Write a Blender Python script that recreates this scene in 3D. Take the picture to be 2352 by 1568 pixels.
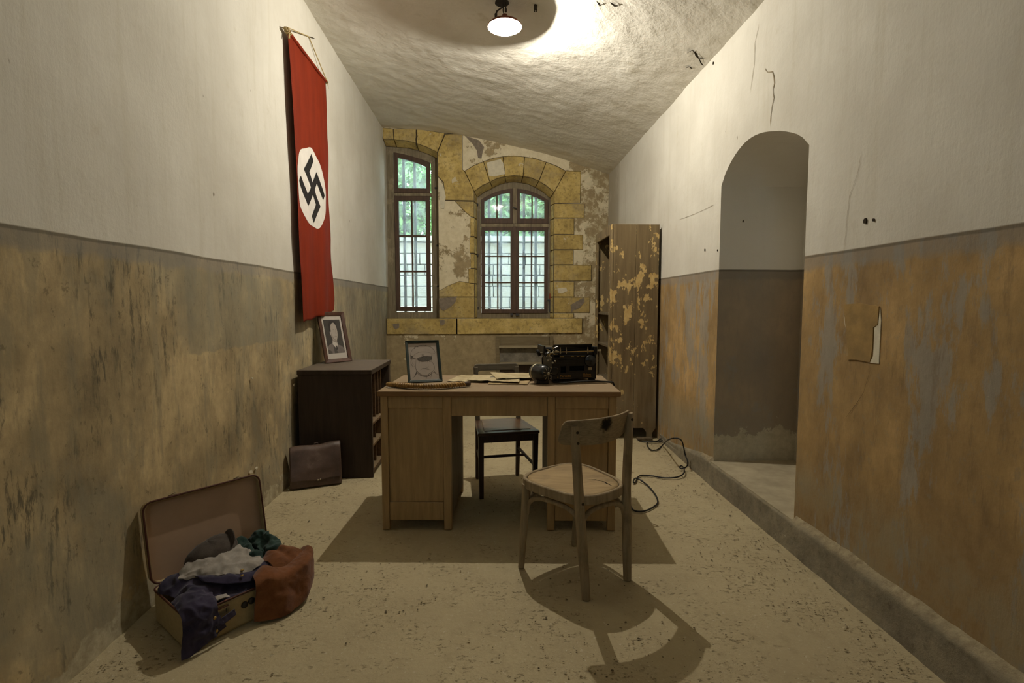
import bpy, bmesh, math, random
from mathutils import Vector, Matrix, noise as mnoise

random.seed(7)
for o in list(bpy.data.objects):
    bpy.data.objects.remove(o)
SC = bpy.context.scene
COL = SC.collection

# ------------------------------------------------------------------ camera
F_PX = 1176.0                      # 18 mm on a 36 mm sensor
PITCH = math.atan(85 / F_PX)       # looks slightly down
YAW = math.atan(43 / F_PX)         # and slightly to the right of the room axis
EYE = Vector((0.0, 0.0, 1.25))
cam_d = bpy.data.cameras.new('camera')
cam_d.sensor_width = 36.0
cam_d.lens = 18.0
cam_d.clip_start = 0.02
cam = bpy.data.objects.new('camera', cam_d)
COL.objects.link(cam)
cam.location = EYE
cam.rotation_euler = (math.pi / 2 - PITCH, 0, -YAW)
SC.camera = cam

# ------------------------------------------------------------------ sky, exposure
world = bpy.data.worlds.new('overcast_sky')
SC.world = world
world.use_nodes = True
bg = world.node_tree.nodes['Background']
bg.inputs['Color'].default_value = (0.76, 0.89, 1.0, 1)
SKY_STRENGTH = 11.0
bg.inputs['Strength'].default_value = SKY_STRENGTH
SC.view_settings.view_transform = 'Standard'
SC.view_settings.look = 'None'
SC.view_settings.gamma = 1.0
SC.view_settings.use_curve_mapping = False
SC.view_settings.exposure = 0.16
LAMP_WATTS = 136.0
LAMP_COLOR = (1.0, 0.95, 0.84)

# ------------------------------------------------------------------ helpers
def pixray(x, y):
    fw = Vector((math.sin(YAW) * math.cos(PITCH), math.cos(YAW) * math.cos(PITCH), -math.sin(PITCH)))
    rt = Vector((math.cos(YAW), -math.sin(YAW), 0))
    up = rt.cross(fw)
    return fw * F_PX + rt * (x - 1176) - up * (y - 784)
def on_x(x, y, X):
    d = pixray(x, y); return EYE + d * (X / d.x)
def on_y(x, y, Y):
    d = pixray(x, y); return EYE + d * (Y / d.y)
def on_z(x, y, Z):
    d = pixray(x, y); return EYE + d * ((Z - EYE.z) / d.z)

def nz(x, y, z, s=1.0):
    return mnoise.noise(Vector((x * s, y * s, z * s)))
def fbm(x, y, z, s=1.0, o=4):
    v = 0; a = 1; t = 0
    for i in range(o):
        v += a * mnoise.noise(Vector((x * s + 7.3 * i, y * s - 3.1 * i, z * s + 1.7 * i))); t += a
        a *= 0.5; s *= 2.03
    return v / t

class MB:
    """collects geometry, then links it as one mesh object"""
    def __init__(self): self.v = []; self.f = []
    def add(self, verts, faces):
        b = len(self.v)
        self.v += [tuple(p) for p in verts]
        self.f += [tuple(i + b for i in f) for f in faces]
        return self
    def box(self, x0, x1, y0, y1, z0, z1, m=None):
        vs = [Vector(p) for p in ((x0,y0,z0),(x1,y0,z0),(x1,y1,z0),(x0,y1,z0),(x0,y0,z1),(x1,y0,z1),(x1,y1,z1),(x0,y1,z1))]
        if m is not None: vs = [m @ p for p in vs]
        return self.add(vs, [(0,3,2,1),(4,5,6,7),(0,1,5,4),(1,2,6,5),(2,3,7,6),(3,0,4,7)])
    def prism(self, front, back):
        """front / back: loops of 3D points of equal length"""
        n = len(front)
        vs = list(front) + list(back)
        fs = [tuple(range(n)), tuple(range(2*n-1, n-1, -1))]
        for i in range(n):
            j = (i + 1) % n
            fs.append((i, i + n, j + n, j))
        return self.add(vs, fs)
    def ring(self, outer, inner, depth):
        """frame: outer / inner loops (3D) of equal length, extruded by the vector depth"""
        n = len(outer); d = Vector(depth)
        o = [Vector(p) for p in outer]; i_ = [Vector(p) for p in inner]
        vs = o + i_ + [p + d for p in o] + [p + d for p in i_]
        fs = []
        for a in range(n):
            b = (a + 1) % n
            fs += [(a, b, n+b, n+a), (2*n+a, 3*n+a, 3*n+b, 2*n+b), (a, 2*n+a, 2*n+b, b), (n+a, n+b, 3*n+b, 3*n+a)]
        return self.add(vs, fs)
    def tube(self, pts, r, seg=10, caps=True, flat=1.0, closed=False, up=None):
        pts = [Vector(p) for p in pts]; n = len(pts)
        rs = r if isinstance(r, (list, tuple)) else [r] * n
        ref = None; base = len(self.v); vs = []; fs = []
        for i, p in enumerate(pts):
            if closed: t = pts[(i+1) % n] - pts[i-1]
            else: t = pts[min(i+1, n-1)] - pts[max(i-1, 0)]
            if t.length < 1e-9: t = Vector((0,0,1))
            t.normalize()
            if ref is None:
                ref = Vector(up) if up else (Vector((0,0,1)) if abs(t.z) < 0.9 else Vector((1,0,0)))
            a = ref - t * ref.dot(t)
            if a.length < 1e-6: a = t.orthogonal()
            a.normalize(); ref = a; b = t.cross(a)
            for k in range(seg):
                an = 2 * math.pi * k / seg
                vs.append(p + a * (math.cos(an) * rs[i]) + b * (math.sin(an) * rs[i] * flat))
        m = n if closed else n - 1
        for i in range(m):
            j = (i + 1) % n
            for k in range(seg):
                l = (k + 1) % seg
                fs.append((i*seg+k, i*seg+l, j*seg+l, j*seg+k))
        if caps and not closed:
            fs.append(tuple(range(seg-1, -1, -1)))
            fs.append(tuple((n-1)*seg + k for k in range(seg)))
        return self.add(vs, fs)
    def lathe(self, prof, m=None, seg=24, caps=True):
        """prof: (radius, height) pairs round local z"""
        vs = []; fs = []; n = len(prof)
        for r, h in prof:
            for k in range(seg):
                a = 2*math.pi*k/seg
                p = Vector((r*math.cos(a), r*math.sin(a), h))
                vs.append(m @ p if m is not None else p)
        for i in range(n-1):
            for k in range(seg):
                l = (k+1) % seg
                fs.append((i*seg+k, i*seg+l, (i+1)*seg+l, (i+1)*seg+k))
        if caps:
            fs.append(tuple(range(seg-1, -1, -1)))
            fs.append(tuple((n-1)*seg+k for k in range(seg)))
        return self.add(vs, fs)
    def grid(self, fn, nu, nv):
        vs = [fn(i/nu, j/nv) for j in range(nv+1) for i in range(nu+1)]
        fs = []
        for j in range(nv):
            for i in range(nu):
                a = j*(nu+1)+i
                fs.append((a, a+1, a+nu+2, a+nu+1))
        return self.add(vs, fs)
    def build(self, name, mat, parent=None, smooth=False, bevel=0.0, solid=0.0, subsurf=0, world=True, seg=2, angle=35):
        me = bpy.data.meshes.new(name)
        me.from_pydata(self.v, [], self.f)
        me.update()
        o = bpy.data.objects.new(name, me)
        COL.objects.link(o)
        if mat is not None: me.materials.append(mat)
        bm = bmesh.new(); bm.from_mesh(me)
        bmesh.ops.recalc_face_normals(bm, faces=bm.faces)
        bm.to_mesh(me); bm.free()
        if smooth:
            for p in me.polygons: p.use_smooth = True
            if smooth == 'auto':
                for e in me.edges: pass
                me.set_sharp_from_angle(angle=math.radians(angle))
        if parent is not None:
            o.parent = parent
            if world: o.matrix_parent_inverse = wm(parent).inverted()
        if solid:
            md = o.modifiers.new('thickness', 'SOLIDIFY'); md.thickness = solid; md.offset = 0
        if bevel:
            md = o.modifiers.new('bevel', 'BEVEL'); md.width = bevel; md.segments = seg; md.limit_method = 'ANGLE'
            md.angle_limit = math.radians(30)
        if subsurf:
            md = o.modifiers.new('subsurf', 'SUBSURF'); md.levels = subsurf; md.render_levels = subsurf
        return o
def wm(o):
    m = Matrix.LocRotScale(o.location, o.rotation_euler, o.scale)
    if o.parent is not None: m = wm(o.parent) @ o.matrix_parent_inverse @ m
    return m
def tag(o, label=None, cat=None, group=None, kind=None):
    if label: o['label'] = label
    if cat: o['category'] = cat
    if group: o['group'] = group
    if kind: o['kind'] = kind
    return o
def thing(name, label, cat, loc=(0,0,0), rz=0.0, group=None, kind=None):
    o = bpy.data.objects.new(name, None)
    COL.objects.link(o)
    o.empty_display_size = 0.1
    o.location = loc; o.rotation_euler = (0, 0, rz)
    return tag(o, label, cat, group, kind)

# ------------------------------------------------------------------ material helper
def s2l(c):
    if isinstance(c, str):
        c = c.lstrip('#'); c = tuple(int(c[i:i+2], 16)/255 for i in (0, 2, 4))
    return tuple(x/12.92 if x <= 0.04045 else ((x+0.055)/1.055)**2.4 for x in c) + (1,)
class NT:
    def __init__(self, name, rough=0.8, spec=0.3, metal=0.0):
        self.m = bpy.data.materials.new(name); self.m.use_nodes = True
        self.t = self.m.node_tree; self.n = self.t.nodes; self.l = self.t.links
        self.p = self.n['Principled BSDF']
        self.p.inputs['Roughness'].default_value = rough
        self.p.inputs['Specular IOR Level'].default_value = spec
        self.p.inputs['Metallic'].default_value = metal
        self.tc = None
    def put(self, inp, v):
        if hasattr(v, 'links') or isinstance(v, bpy.types.NodeSocket): self.l.new(v, inp)
        elif isinstance(v, str): inp.default_value = s2l(v)
        else:
            if isinstance(v, (tuple, list)) and len(v) == 3 and inp.type == 'RGBA': v = tuple(v) + (1,)
            inp.default_value = v
    def pos(self):
        if self.tc is None: self.tc = self.n.new('ShaderNodeTexCoord')
        return self.tc.outputs['Object']
    def map(self, scale=(1,1,1), loc=(0,0,0), rot=(0,0,0)):
        n = self.n.new('ShaderNodeMapping'); self.l.new(self.pos(), n.inputs['Vector'])
        n.inputs['Scale'].default_value = scale; n.inputs['Location'].default_value = loc; n.inputs['Rotation'].default_value = rot
        return n.outputs[0]
    def xyz(self):
        n = self.n.new('ShaderNodeSeparateXYZ'); self.l.new(self.pos(), n.inputs[0]); return n.outputs
    def noise(self, scale, detail=4, rough=0.55, vec=None, dist=0.0):
        n = self.n.new('ShaderNodeTexNoise'); self.l.new(vec if vec is not None else self.pos(), n.inputs['Vector'])
        n.inputs['Scale'].default_value = scale; n.inputs['Detail'].default_value = detail
        n.inputs['Roughness'].default_value = rough; n.inputs['Distortion'].default_value = dist
        return n.outputs['Fac']
    def voro(self, scale, feature='F1', vec=None, out='Distance'):
        n = self.n.new('ShaderNodeTexVoronoi'); n.feature = feature
        self.l.new(vec if vec is not None else self.pos(), n.inputs['Vector']); n.inputs['Scale'].default_value = scale
        return n.outputs[out]
    def wave(self, scale, dist=3, detail=3, vec=None, direction='X'):
        n = self.n.new('ShaderNodeTexWave'); n.bands_direction = direction
        self.l.new(vec if vec is not None else self.pos(), n.inputs['Vector'])
        n.inputs['Scale'].default_value = scale; n.inputs['Distortion'].default_value = dist; n.inputs['Detail'].default_value = detail
        return n.outputs['Fac']
    def ramp(self, f, *stops, interp='LINEAR'):
        n = self.n.new('ShaderNodeValToRGB'); self.l.new(f, n.inputs[0]); e = n.color_ramp.elements
        n.color_ramp.interpolation = interp
        while len(e) < len(stops): e.new(0.5)
        for el, (p, c) in zip(e, stops):
            el.position = p
            el.color = s2l(c) if isinstance(c, str) else ((c, c, c, 1) if not isinstance(c, (tuple, list)) else tuple(c[:3]) + (1,))
        return n.outputs[0]
    def step(self, f, a, b):
        n = self.n.new('ShaderNodeMapRange'); n.interpolation_type = 'SMOOTHSTEP'
        self.put(n.inputs['Value'], f); n.inputs['From Min'].default_value = a; n.inputs['From Max'].default_value = b
        return n.outputs[0]
    def mix(self, f, a, b, mode='MIX'):
        n = self.n.new('ShaderNodeMix'); n.data_type = 'RGBA'; n.blend_type = mode
        self.put(n.inputs[0], f); self.put(n.inputs[6], a); self.put(n.inputs[7], b)
        return n.outputs[2]
    def math(self, op, a, b=0.0, clamp=False):
        n = self.n.new('ShaderNodeMath'); n.operation = op; n.use_clamp = clamp
        self.put(n.inputs[0], a); self.put(n.inputs[1], b); return n.outputs[0]
    def mul(self, a, b): return self.math('MULTIPLY', a, b)
    def plus(self, a, b): return self.math('ADD', a, b)
    def band(self, v, a0, a1, b1, b0):
        return self.mul(self.step(v, a0, a1), self.math('SUBTRACT', 1.0, self.step(v, b1, b0)))
    def rnd(self):
        n = self.n.new('ShaderNodeObjectInfo'); return n.outputs['Random']
    def bump(self, h, strength=0.3, dist=0.01):
        n = self.n.new('ShaderNodeBump'); n.inputs['Strength'].default_value = strength; n.inputs['Distance'].default_value = dist
        self.put(n.inputs['Height'], h); self.l.new(n.outputs[0], self.p.inputs['Normal'])
        return self
    def color(self, c): self.put(self.p.inputs['Base Color'], c); return self
    def rough(self, r): self.put(self.p.inputs['Roughness'], r); return self

def simple(name, c, rough=0.7, spec=0.3, metal=0.0, var=0.25, scale=20, bump=0.1):
    t = NT(name, rough, spec, metal)
    n = t.noise(scale, 5, 0.6)
    base = s2l(c)
    lo = tuple(x*(1-var) for x in base[:3]); hi = tuple(min(1, x*(1+var)) for x in base[:3])
    t.color(t.ramp(n, (0.3, lo), (0.7, hi)))
    if bump: t.bump(n, bump, 0.004)
    return t.m
def wood(name, dark, light, axis='Z', scale=1.0, rough=0.55, spec=0.35, dust=None, dustamt=0.0, worn=None):
    t = NT(name, rough, spec)
    st = {'X': (1.2, 14, 14), 'Y': (14, 1.2, 14), 'Z': (14, 14, 1.2)}[axis]
    v = t.map(tuple(k*scale for k in st))
    g = t.noise(3.0, 6, 0.65, v, 0.4)
    fine = t.noise(14.0, 4, 0.7, v)
    c = t.ramp(g, (0.3, dark), (0.72, light))
    c = t.mix(t.mul(t.step(fine, 0.55, 0.8), 0.35), c, dark)
    if worn:
        w = t.step(t.noise(5.0, 5, 0.6), 0.52, 0.7)
        c = t.mix(t.mul(w, 0.6), c, worn)
    if dust:
        nrm = t.n.new('ShaderNodeNewGeometry'); sp = t.n.new('ShaderNodeSeparateXYZ')
        t.l.new(nrm.outputs['Normal'], sp.inputs[0])
        up = t.mul(t.step(sp.outputs[2], 0.5, 0.95), t.ramp(t.noise(6, 5, 0.6), (0.3, 0.55*dustamt), (0.7, dustamt)))
        c = t.mix(up, c, dust)
        t.rough(t.plus(t.mul(up, 0.35), rough))
    t.color(c); t.bump(t.plus(g, t.mul(fine, 0.5)), 0.18, 0.002)
    return t.m

# room dimensions
XL, XR, YB, YR = -1.43, 1.54, 6.90, -3.2
LINE = 1.488
def ceil_z(x):
    pts = [(-1.6, 3.55), (-1.43, 3.545), (-0.975, 3.527), (-0.409, 3.461), (0.103, 3.367), (0.62, 3.25), (1.083, 3.125), (1.54, 2.97), (1.8, 2.87)]
    for (a, za), (b, zb) in zip(pts, pts[1:]):
        if x <= b:
            k = (x-a)/(b-a); return za + (zb-za)*k
    return pts[-1][1]
def ceil_s(x):      # smoothed
    return sum(ceil_z(x + d) for d in (-0.3, -0.2, -0.1, 0, 0.1, 0.2, 0.3)) / 7 if -1.2 < x < 1.3 else ceil_z(x)

# ------------------------------------------------------------------ wall materials
def wall_material(name, side):
    t = NT(name, 0.9, 0.15)
    x, y, z = t.xyz()
    # --- upper whitewash
    n1 = t.noise(1.6, 5, 0.6); n2 = t.noise(10, 5, 0.65)
    streak = t.noise(1.0, 5, 0.65, t.map((14, 14, 0.8)))
    up = t.ramp(n1, (0.3, '#c6c0b2'), (0.7, '#d8d3c6'))
    up = t.mix(t.mul(t.step(streak, 0.48, 0.75), 0.40), up, '#bfb7a3')
    up = t.mix(t.mul(t.step(n2, 0.58, 0.8), 0.3), up, '#b8ad95')
    spots = t.math('SUBTRACT', 1.0, t.step(t.noise(17, 2, 0.4, t.map((1, 1, 0.6))), 0.185, 0.22))
    up = t.mix(t.mul(spots, 0.7), up, '#6d604a')
    # --- lower paint
    st2 = t.noise(1.0, 7, 0.75, t.map((8, 8, 1.6), (3, 1, 2)))
    st3 = t.noise(1.0, 6, 0.75, t.map((30, 30, 5.5), (5, 2, 1)))
    blot = t.noise(2.6, 7, 0.68, t.map((1, 1, 0.7), (9, 4, 2)))
    if side == 'left':
        lo = t.ramp(blot, (0.34, '#85765b'), (0.5, '#ab9772'), (0.64, '#cdb68a'))
        big = t.step(t.noise(2.1, 5, 0.65, t.map((1, 1.4, 0.8), (2, 2, 6))), 0.46, 0.60)
        lo = t.mix(t.mul(t.step(st2, 0.47, 0.62), 0.5), lo, '#857e69')
        lo = t.mix(t.mul(t.mul(t.step(st3, 0.50, 0.62), t.plus(t.mul(big, 0.9), 0.08)), 0.85), lo, '#575142')
        lo = t.mix(t.mul(t.step(t.noise(1.4, 6, 0.7, t.map((1, 1, 0.9), (7, 3, 1))), 0.48, 0.62), 0.5), lo, '#8f8975')
        lo = t.mix(t.mul(t.step(t.noise(26, 4, 0.7, t.map((1, 1, 0.7))), 0.6, 0.68), 0.5), lo, '#5b523f')
        # grey rectangle where something hung
        wob = t.mul(t.math('SUBTRACT', t.noise(12, 3), 0.5), 0.05)
        rect = t.mul(t.band(t.plus(y, wob), 2.44, 2.47, 3.50, 3.62), t.band(t.plus(z, wob), 1.005, 1.02, 1.40, 1.44))
        lo = t.mix(t.mul(rect, 0.5), lo, t.ramp(st2, (0.3, '#6e6d60'), (0.7, '#908c7a')))
        # blue-grey area near the window
        lo = t.mix(t.mul(t.step(y, 4.3, 5.2), 0.5), lo, t.ramp(st3, (0.35, '#99968a'), (0.65, '#6f6b5d')))
    else:
        lo = t.ramp(blot, (0.32, '#846d4c'), (0.5, '#a4875b'), (0.68, '#c6a471'))
        grey = t.mul(t.step(t.noise(1.9, 8, 0.72, t.map((1, 3.0, 0.8), (4, 2, 8))), 0.515, 0.575), 0.7)
        lo = t.mix(grey, lo, t.ramp(st2, (0.3, '#87837a'), (0.7, '#9d998f')))
        lo = t.mix(t.mul(t.step(st3, 0.52, 0.66), 0.4), lo, '#75624a')
        lo = t.mix(t.mul(t.step(t.noise(30, 4, 0.7), 0.56, 0.7), 0.35), lo, '#85806f')
        up = t.mix(t.mul(t.mul(t.step(y, 6.25, 6.4), t.step(n1, 0.3, 0.5)), 0.55), up, '#8f846c')
        lo = t.mix(t.mul(t.band(z, 0.1, 0.2, 0.35, 0.55), t.mul(t.step(blot, 0.35, 0.55), 0.6)), lo, '#87826f')
    if side == 'niche':
        lo = t.mix(0.6, lo, '#a39f98')
        up = t.mix(0.6, up, '#eeebe3')
    # chips in the paint
    chip = t.step(t.noise(9, 4, 0.7, t.map((1, 1, 1), (2, 9, 5))), 0.745, 0.76)
    lo = t.mix(t.mul(chip, 0.9), lo, '#cfc4a8')
    # bare plaster at the foot
    ftn = t.noise(22, 4, 0.7)
    if side == 'left':
        foot = t.step(t.plus(z, t.mul(t.math('SUBTRACT', t.noise(5, 5, 0.7), 0.5), -0.5)), 0.06, 0.09)
        lo = t.mix(foot, t.ramp(ftn, (0.3, '#968a70'), (0.7, '#c2b698')), lo)
    if side == 'niche':
        foot = t.step(t.plus(z, t.mul(t.math('SUBTRACT', t.noise(4, 6, 0.7), 0.5), -0.6)), 0.36, 0.38)
        lo = t.mix(foot, t.ramp(ftn, (0.3, '#b0a995'), (0.7, '#cac3b0')), lo)
    # grey top stripe of the dado and the hard line
    wz = t.plus(z, t.mul(t.math('SUBTRACT', t.noise(3, 3), 0.5), 0.012))
    stripe = t.band(t.plus(z, t.mul(t.math('SUBTRACT', n2, 0.5), 0.08)), LINE-0.085, LINE-0.05, LINE+0.05, LINE+0.1)
    lo = t.mix(t.mul(stripe, 0.6), lo, '#86827a')
    hard = t.step(wz, LINE-0.003, LINE+0.003)
    edge = t.band(wz, LINE-0.016, LINE-0.01, LINE-0.004, LINE)
    lo = t.mix(t.mul(edge, 0.5), lo, '#4f493c')
    t.color(t.mix(hard, lo, up))
    t.bump(t.plus(t.plus(t.mul(n1, 1.0), t.mul(n2, 0.4)), t.plus(t.mul(t.noise(70, 3, 0.6), 0.07), t.mul(st2, 0.45))), 0.3, 0.02)
    return t.m
M_WALL_L = wall_material('whitewash_over_ochre_dado', 'left')
M_WALL_R = wall_material('whitewash_over_brown_dado', 'right')
M_NICHE = wall_material('niche_plaster', 'niche')

t = NT('lumpy_limewash', 0.92, 0.15)
a = t.noise(2.0, 6, 0.6); b = t.noise(8, 6, 0.65)
c = t.ramp(a, (0.3, '#d2cbbc'), (0.7, '#e2ddd0'))
c = t.mix(t.mul(t.step(b, 0.55, 0.8), 0.4), c, '#a59b85')
c = t.mix(t.mul(t.step(t.noise(1.3, 5, 0.7, t.map((1, 1, 1), (5, 5, 5))), 0.6, 0.68), 0.45), c, '#b3a88e')
t.color(c); t.bump(t.plus(t.mul(a, 0.6), t.plus(t.mul(b, 0.7), t.mul(t.noise(28, 5, 0.6), 0.25))), 0.4, 0.03)
M_CEIL = t.m

t = NT('dusty_concrete', 0.92, 0.15)
a = t.noise(1.1, 6, 0.6); b = t.noise(14, 6, 0.7); g = t.noise(70, 3, 0.6)
c = t.ramp(a, (0.3, '#a79878'), (0.7, '#bbac89'))
c = t.mix(t.mul(t.step(b, 0.5, 0.75), 0.35), c, '#8d7f62')
pit = t.mul(t.step(t.noise(38, 5, 0.78, t.map((1, 1.5, 1))), 0.56, 0.64), t.step(t.noise(4.2, 6, 0.7, t.map((1, 1.3, 1), (4, 4, 0))), 0.47, 0.60))
c = t.mix(t.mul(pit, 0.6), c, '#5f543c')
c = t.mix(t.mul(t.step(g, 0.62, 0.75), 0.5), c, '#d2c8ae')
t.color(c); t.bump(t.plus(t.mul(b, 0.6), t.plus(t.mul(g, 0.25), t.mul(pit, -0.9))), 0.6, 0.014)
M_FLOOR = t.m

t = NT('peeling_back_wall_plaster', 0.95, 0.1)
x, y, z = t.xyz()
a = t.noise(2.3, 7, 0.65); b = t.noise(11, 6, 0.7); g = t.noise(40, 4, 0.7)
cream = t.ramp(b, (0.3, '#cfc19f'), (0.7, '#e6dabd'))
brown = t.ramp(b, (0.3, '#8f7f60'), (0.7, '#b29f7b'))
low = t.math('SUBTRACT', 1.0, t.step(z, 0.75, 1.0))
right = t.mul(t.step(x, 0.85, 1.15), 0.09)
m = t.step(t.plus(t.plus(t.mul(t.noise(3.6, 8, 0.72, t.map((1, 1, 1), (3, 3, 3))), 1.0), right), t.mul(low, 0.2)), 0.555, 0.60)
c = t.mix(m, cream, brown)
c = t.mix(t.mul(t.mul(t.step(b, 0.52, 0.56), t.step(x, 0.95, 1.2)), 0.7), c, '#cabf9f')
c = t.mix(t.mul(t.step(g, 0.6, 0.7), 0.3), c, '#cfc09a')
t.color(c); t.bump(t.plus(t.mul(m, -0.6), t.plus(t.mul(b, 0.7), t.mul(g, 0.5))), 0.5, 0.012)
M_BACK = t.m

t = NT('ochre_sandstone', 0.9, 0.15)
a = t.noise(5, 6, 0.65); b = t.noise(26, 5, 0.7)
c = t.ramp(a, (0.28, '#9d8752'), (0.5, '#c8ae6b'), (0.75, '#e0c98c'))
c = t.mix(t.mul(t.rnd(), 0.35), c, '#897448')
c = t.mix(t.mul(t.step(b, 0.48, 0.68), 0.6), c, '#7d6a42')
c = t.mix(t.mul(t.step(t.noise(2.5, 6, 0.7, t.map((1, 1, 1), (6, 1, 4))), 0.5, 0.68), 0.5), c, '#9c8f74')
gp = t.step(t.noise(4.3, 6, 0.65, t.map((1, 1, 1), (1.3, 0, 7.7))), 0.655, 0.67)
c = t.mix(t.mul(gp, 0.9), c, '#cfc3a4')
t.color(c); t.bump(t.plus(a, t.plus(t.mul(b, 0.6), t.mul(gp, 0.4))), 0.7, 0.012)
M_STONE = t.m
M_MORTAR = simple('dark_joint_mortar', '#5b5140', 0.95, 0.1)
M_PATCH = simple('grey_render_patch', '#85796a', 0.95, 0.1, var=0.2, scale=30, bump=0.4)
M_CREAM = simple('cream_plaster_patch', '#d3cab2', 0.95, 0.1, var=0.12, scale=20, bump=0.3)

# ------------------------------------------------------------------ room shell
def structure(name, mb, mat, smooth=False, label=None, parent=None):
    o = mb.build(name, mat, parent, smooth)
    if parent is None: o['kind'] = 'structure'
    if label: o['label'] = label
    return o
def lin(a, b, k): return a + (b-a)*k
FLOOR = structure('floor', MB().grid(lambda u, v: (lin(-1.9, 2.3, u), lin(YR-0.2, YB+0.1, v),
          0.004*fbm(lin(-1.9, 2.3, u), lin(YR, YB, v), 0, 2.5) - 0.004), 120, 240), M_FLOOR, True, 'dusty beige concrete floor strewn with crumbs')
def left_pt(u, v):
    y = lin(YR-0.1, YB+0.25, u); z = lin(-0.05, 3.7, v)
    bulge = 0.012*fbm(3, y, z, 1.3)
    if z < 0.3: bulge += 0.012*fbm(9, y, z, 6)*(0.3-z)/0.3 + 0.015*(0.3-z)/0.3
    return (XL + bulge - 0.004, y, z)
WALL_L = structure('wall_left', MB().grid(left_pt, 300, 110), M_WALL_L, True, 'left wall whitewashed above a worn ochre dado')
def ceil_pt(u, v):
    x = lin(-1.55, 1.7, u); y = lin(YR-0.1, YB+0.2, v)
    return (x, y, ceil_s(x) + 0.016*fbm(x, y*1.0, 5, 2.2, 4) + 0.006*fbm(x, y, 2, 8, 2))
CEIL = structure('ceiling', MB().grid(ceil_pt, 140, 420), M_CEIL, True, 'lumpy limewashed half vault sloping down to the right')
def arch_loop(x0, x1, z0, zl, zr, rise, n=14):
    """bottom-left, bottom-right, then the arched top from right to left"""
    pts = [(x0, z0), (x1, z0)]
    for i in range(n+1):
        k = i/n
        pts.append((lin(x1, x0, k), lin(zr, zl, k) + rise*4*k*(1-k)))
    return pts
def fill_with_holes(name, outer, holes, to3d, mat):
    bm = bmesh.new(); es = []
    for loop in [outer] + holes:
        vs = [bm.verts.new(to3d(*p)) for p in loop]
        for i in range(len(vs)): es.append(bm.edges.new((vs[i], vs[(i+1) % len(vs)])))
    bmesh.ops.triangle_fill(bm, use_beauty=True, edges=es)
    me = bpy.data.meshes.new(name); bm.to_mesh(me); bm.free(); me.materials.append(mat)
    o = bpy.data.objects.new(name, me); COL.objects.link(o)
    return o
# --- rear wall, behind the viewpoint, with a high window
W3 = [(-1.15, 2.25), (-0.45, 2.25), (-0.45, 3.05), (-1.15, 3.05)]
wf = fill_with_holes('wall_front', [(-1.7, -0.05), (1.9, -0.05), (1.9, 3.8), (-1.7, 3.8)], [W3], lambda x, z: (x, YR, z), M_WALL_L)
wf['kind'] = 'structure'; wf['label'] = 'rear wall with a high window behind the viewpoint'
# --- right wall with the arched doorway niche
NY0, NY1 = 2.50, 3.468      # near and far jamb
NZ0 = 0.155
def niche_top(y):
    k = (y-NY0)/(NY1-NY0)
    return lin(2.025, 2.045, k) + 0.20*(4*k*(1-k))**0.8 + 0.02*math.sin(2*math.pi*k)*-1
niche = [(NY0, NZ0), (NY1, NZ0)] + [(lin(NY1, NY0, i/18), niche_top(lin(NY1, NY0, i/18))) for i in range(19)]
niche = [(y + 0.006*nz(y, z, 1, 9), z) for y, z in niche]
outer = [(YR-0.1, -0.05)] + [(lin(YR-0.1, YB+0.2, i/20), -0.05) for i in range(1, 21)] + [(lin(YB+0.2, YR-0.1, i/20), 3.3) for i in range(21)]
WALL_R = fill_with_holes('wall_right', outer, [niche], lambda y, z: (XR, y, z), M_WALL_R)
WALL_R['kind'] = 'structure'; WALL_R['label'] = 'right wall whitewashed above a brown and grey dado'
mb = MB()
n = len(niche)
DX = 2.12
mb.add([(XR, y, z) for y, z in niche] + [(DX, y, z) for y, z in niche], [(i, (i+1) % n, n+(i+1) % n, n+i) for i in range(1, n)])
mb.add([(DX, y, z) for y, z in niche], [tuple(range(n))])
mb.build('niche_lining', M_NICHE, WALL_R)
M_SILL = simple('worn_grey_cement', '#a89c82', 0.9, 0.15, var=0.18, scale=9, bump=0.3)
MB().box(XR-0.02, DX, NY0-0.01, NY1+0.01, NZ0-0.1, NZ0).build('niche_floor', M_SILL, WALL_R)
# plinth along the foot of the right wall
t = NT('crumbling_cement_plinth', 0.95, 0.1)
a = t.noise(5, 7, 0.7); b = t.noise(24, 5, 0.7)
c = t.ramp(a, (0.3, '#6c6454'), (0.5, '#857c69'), (0.72, '#9c9179'))
c = t.mix(t.mul(t.step(b, 0.55, 0.7), 0.5), c, '#5c5342')
x, y, z = t.xyz()
c = t.mix(t.mul(t.step(t.plus(z, t.mul(t.noise(9, 5, 0.7), 0.06)), 0.165, 0.20), 0.7), c, t.ramp(b, (0.35, '#85755a'), (0.65, '#b9aa88')))
t.color(c); t.bump(t.plus(t.mul(a, 1.2), t.mul(b, 0.6)), 0.55, 0.014)
M_PLINTH = t.m
def plinth_pt(u, v):
    y = lin(YR-0.1, 4.62, u)
    h = 0.155 + 0.018*fbm(0, y, 4, 5)
    prot = 0.034 + 0.008*fbm(1, y, 2, 4)
    if y > 3.5:
        k_ = min(1.0, (y-3.5)/0.8); prot *= 1 - 0.85*k_; h *= 1 - 0.65*k_
    prof = [(-prot-0.006, -0.02), (-prot-0.002, 0.03), (-prot, h*0.5), (-prot*0.98, h*0.86), (-prot*0.9, h*0.96), (-prot*0.35, h*1.10), (0.012, h*1.24)]
    k = v*(len(prof)-1); i = min(int(k), len(prof)-2); f = k-i
    px = lin(prof[i][0], prof[i+1][0], f); pz = lin(prof[i][1], prof[i+1][1], f)
    if NY0-0.01 < y < NY1: px = min(px, 0.0)
    r = 0.0045*fbm(4, y, pz, 16, 3)
    if NY0-0.01 < y < NY1 and pz > 0.15: pz = 0.148 + 0.1*(pz-0.15)
    return (XR + px + r, y, pz + 0.4*r)
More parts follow.
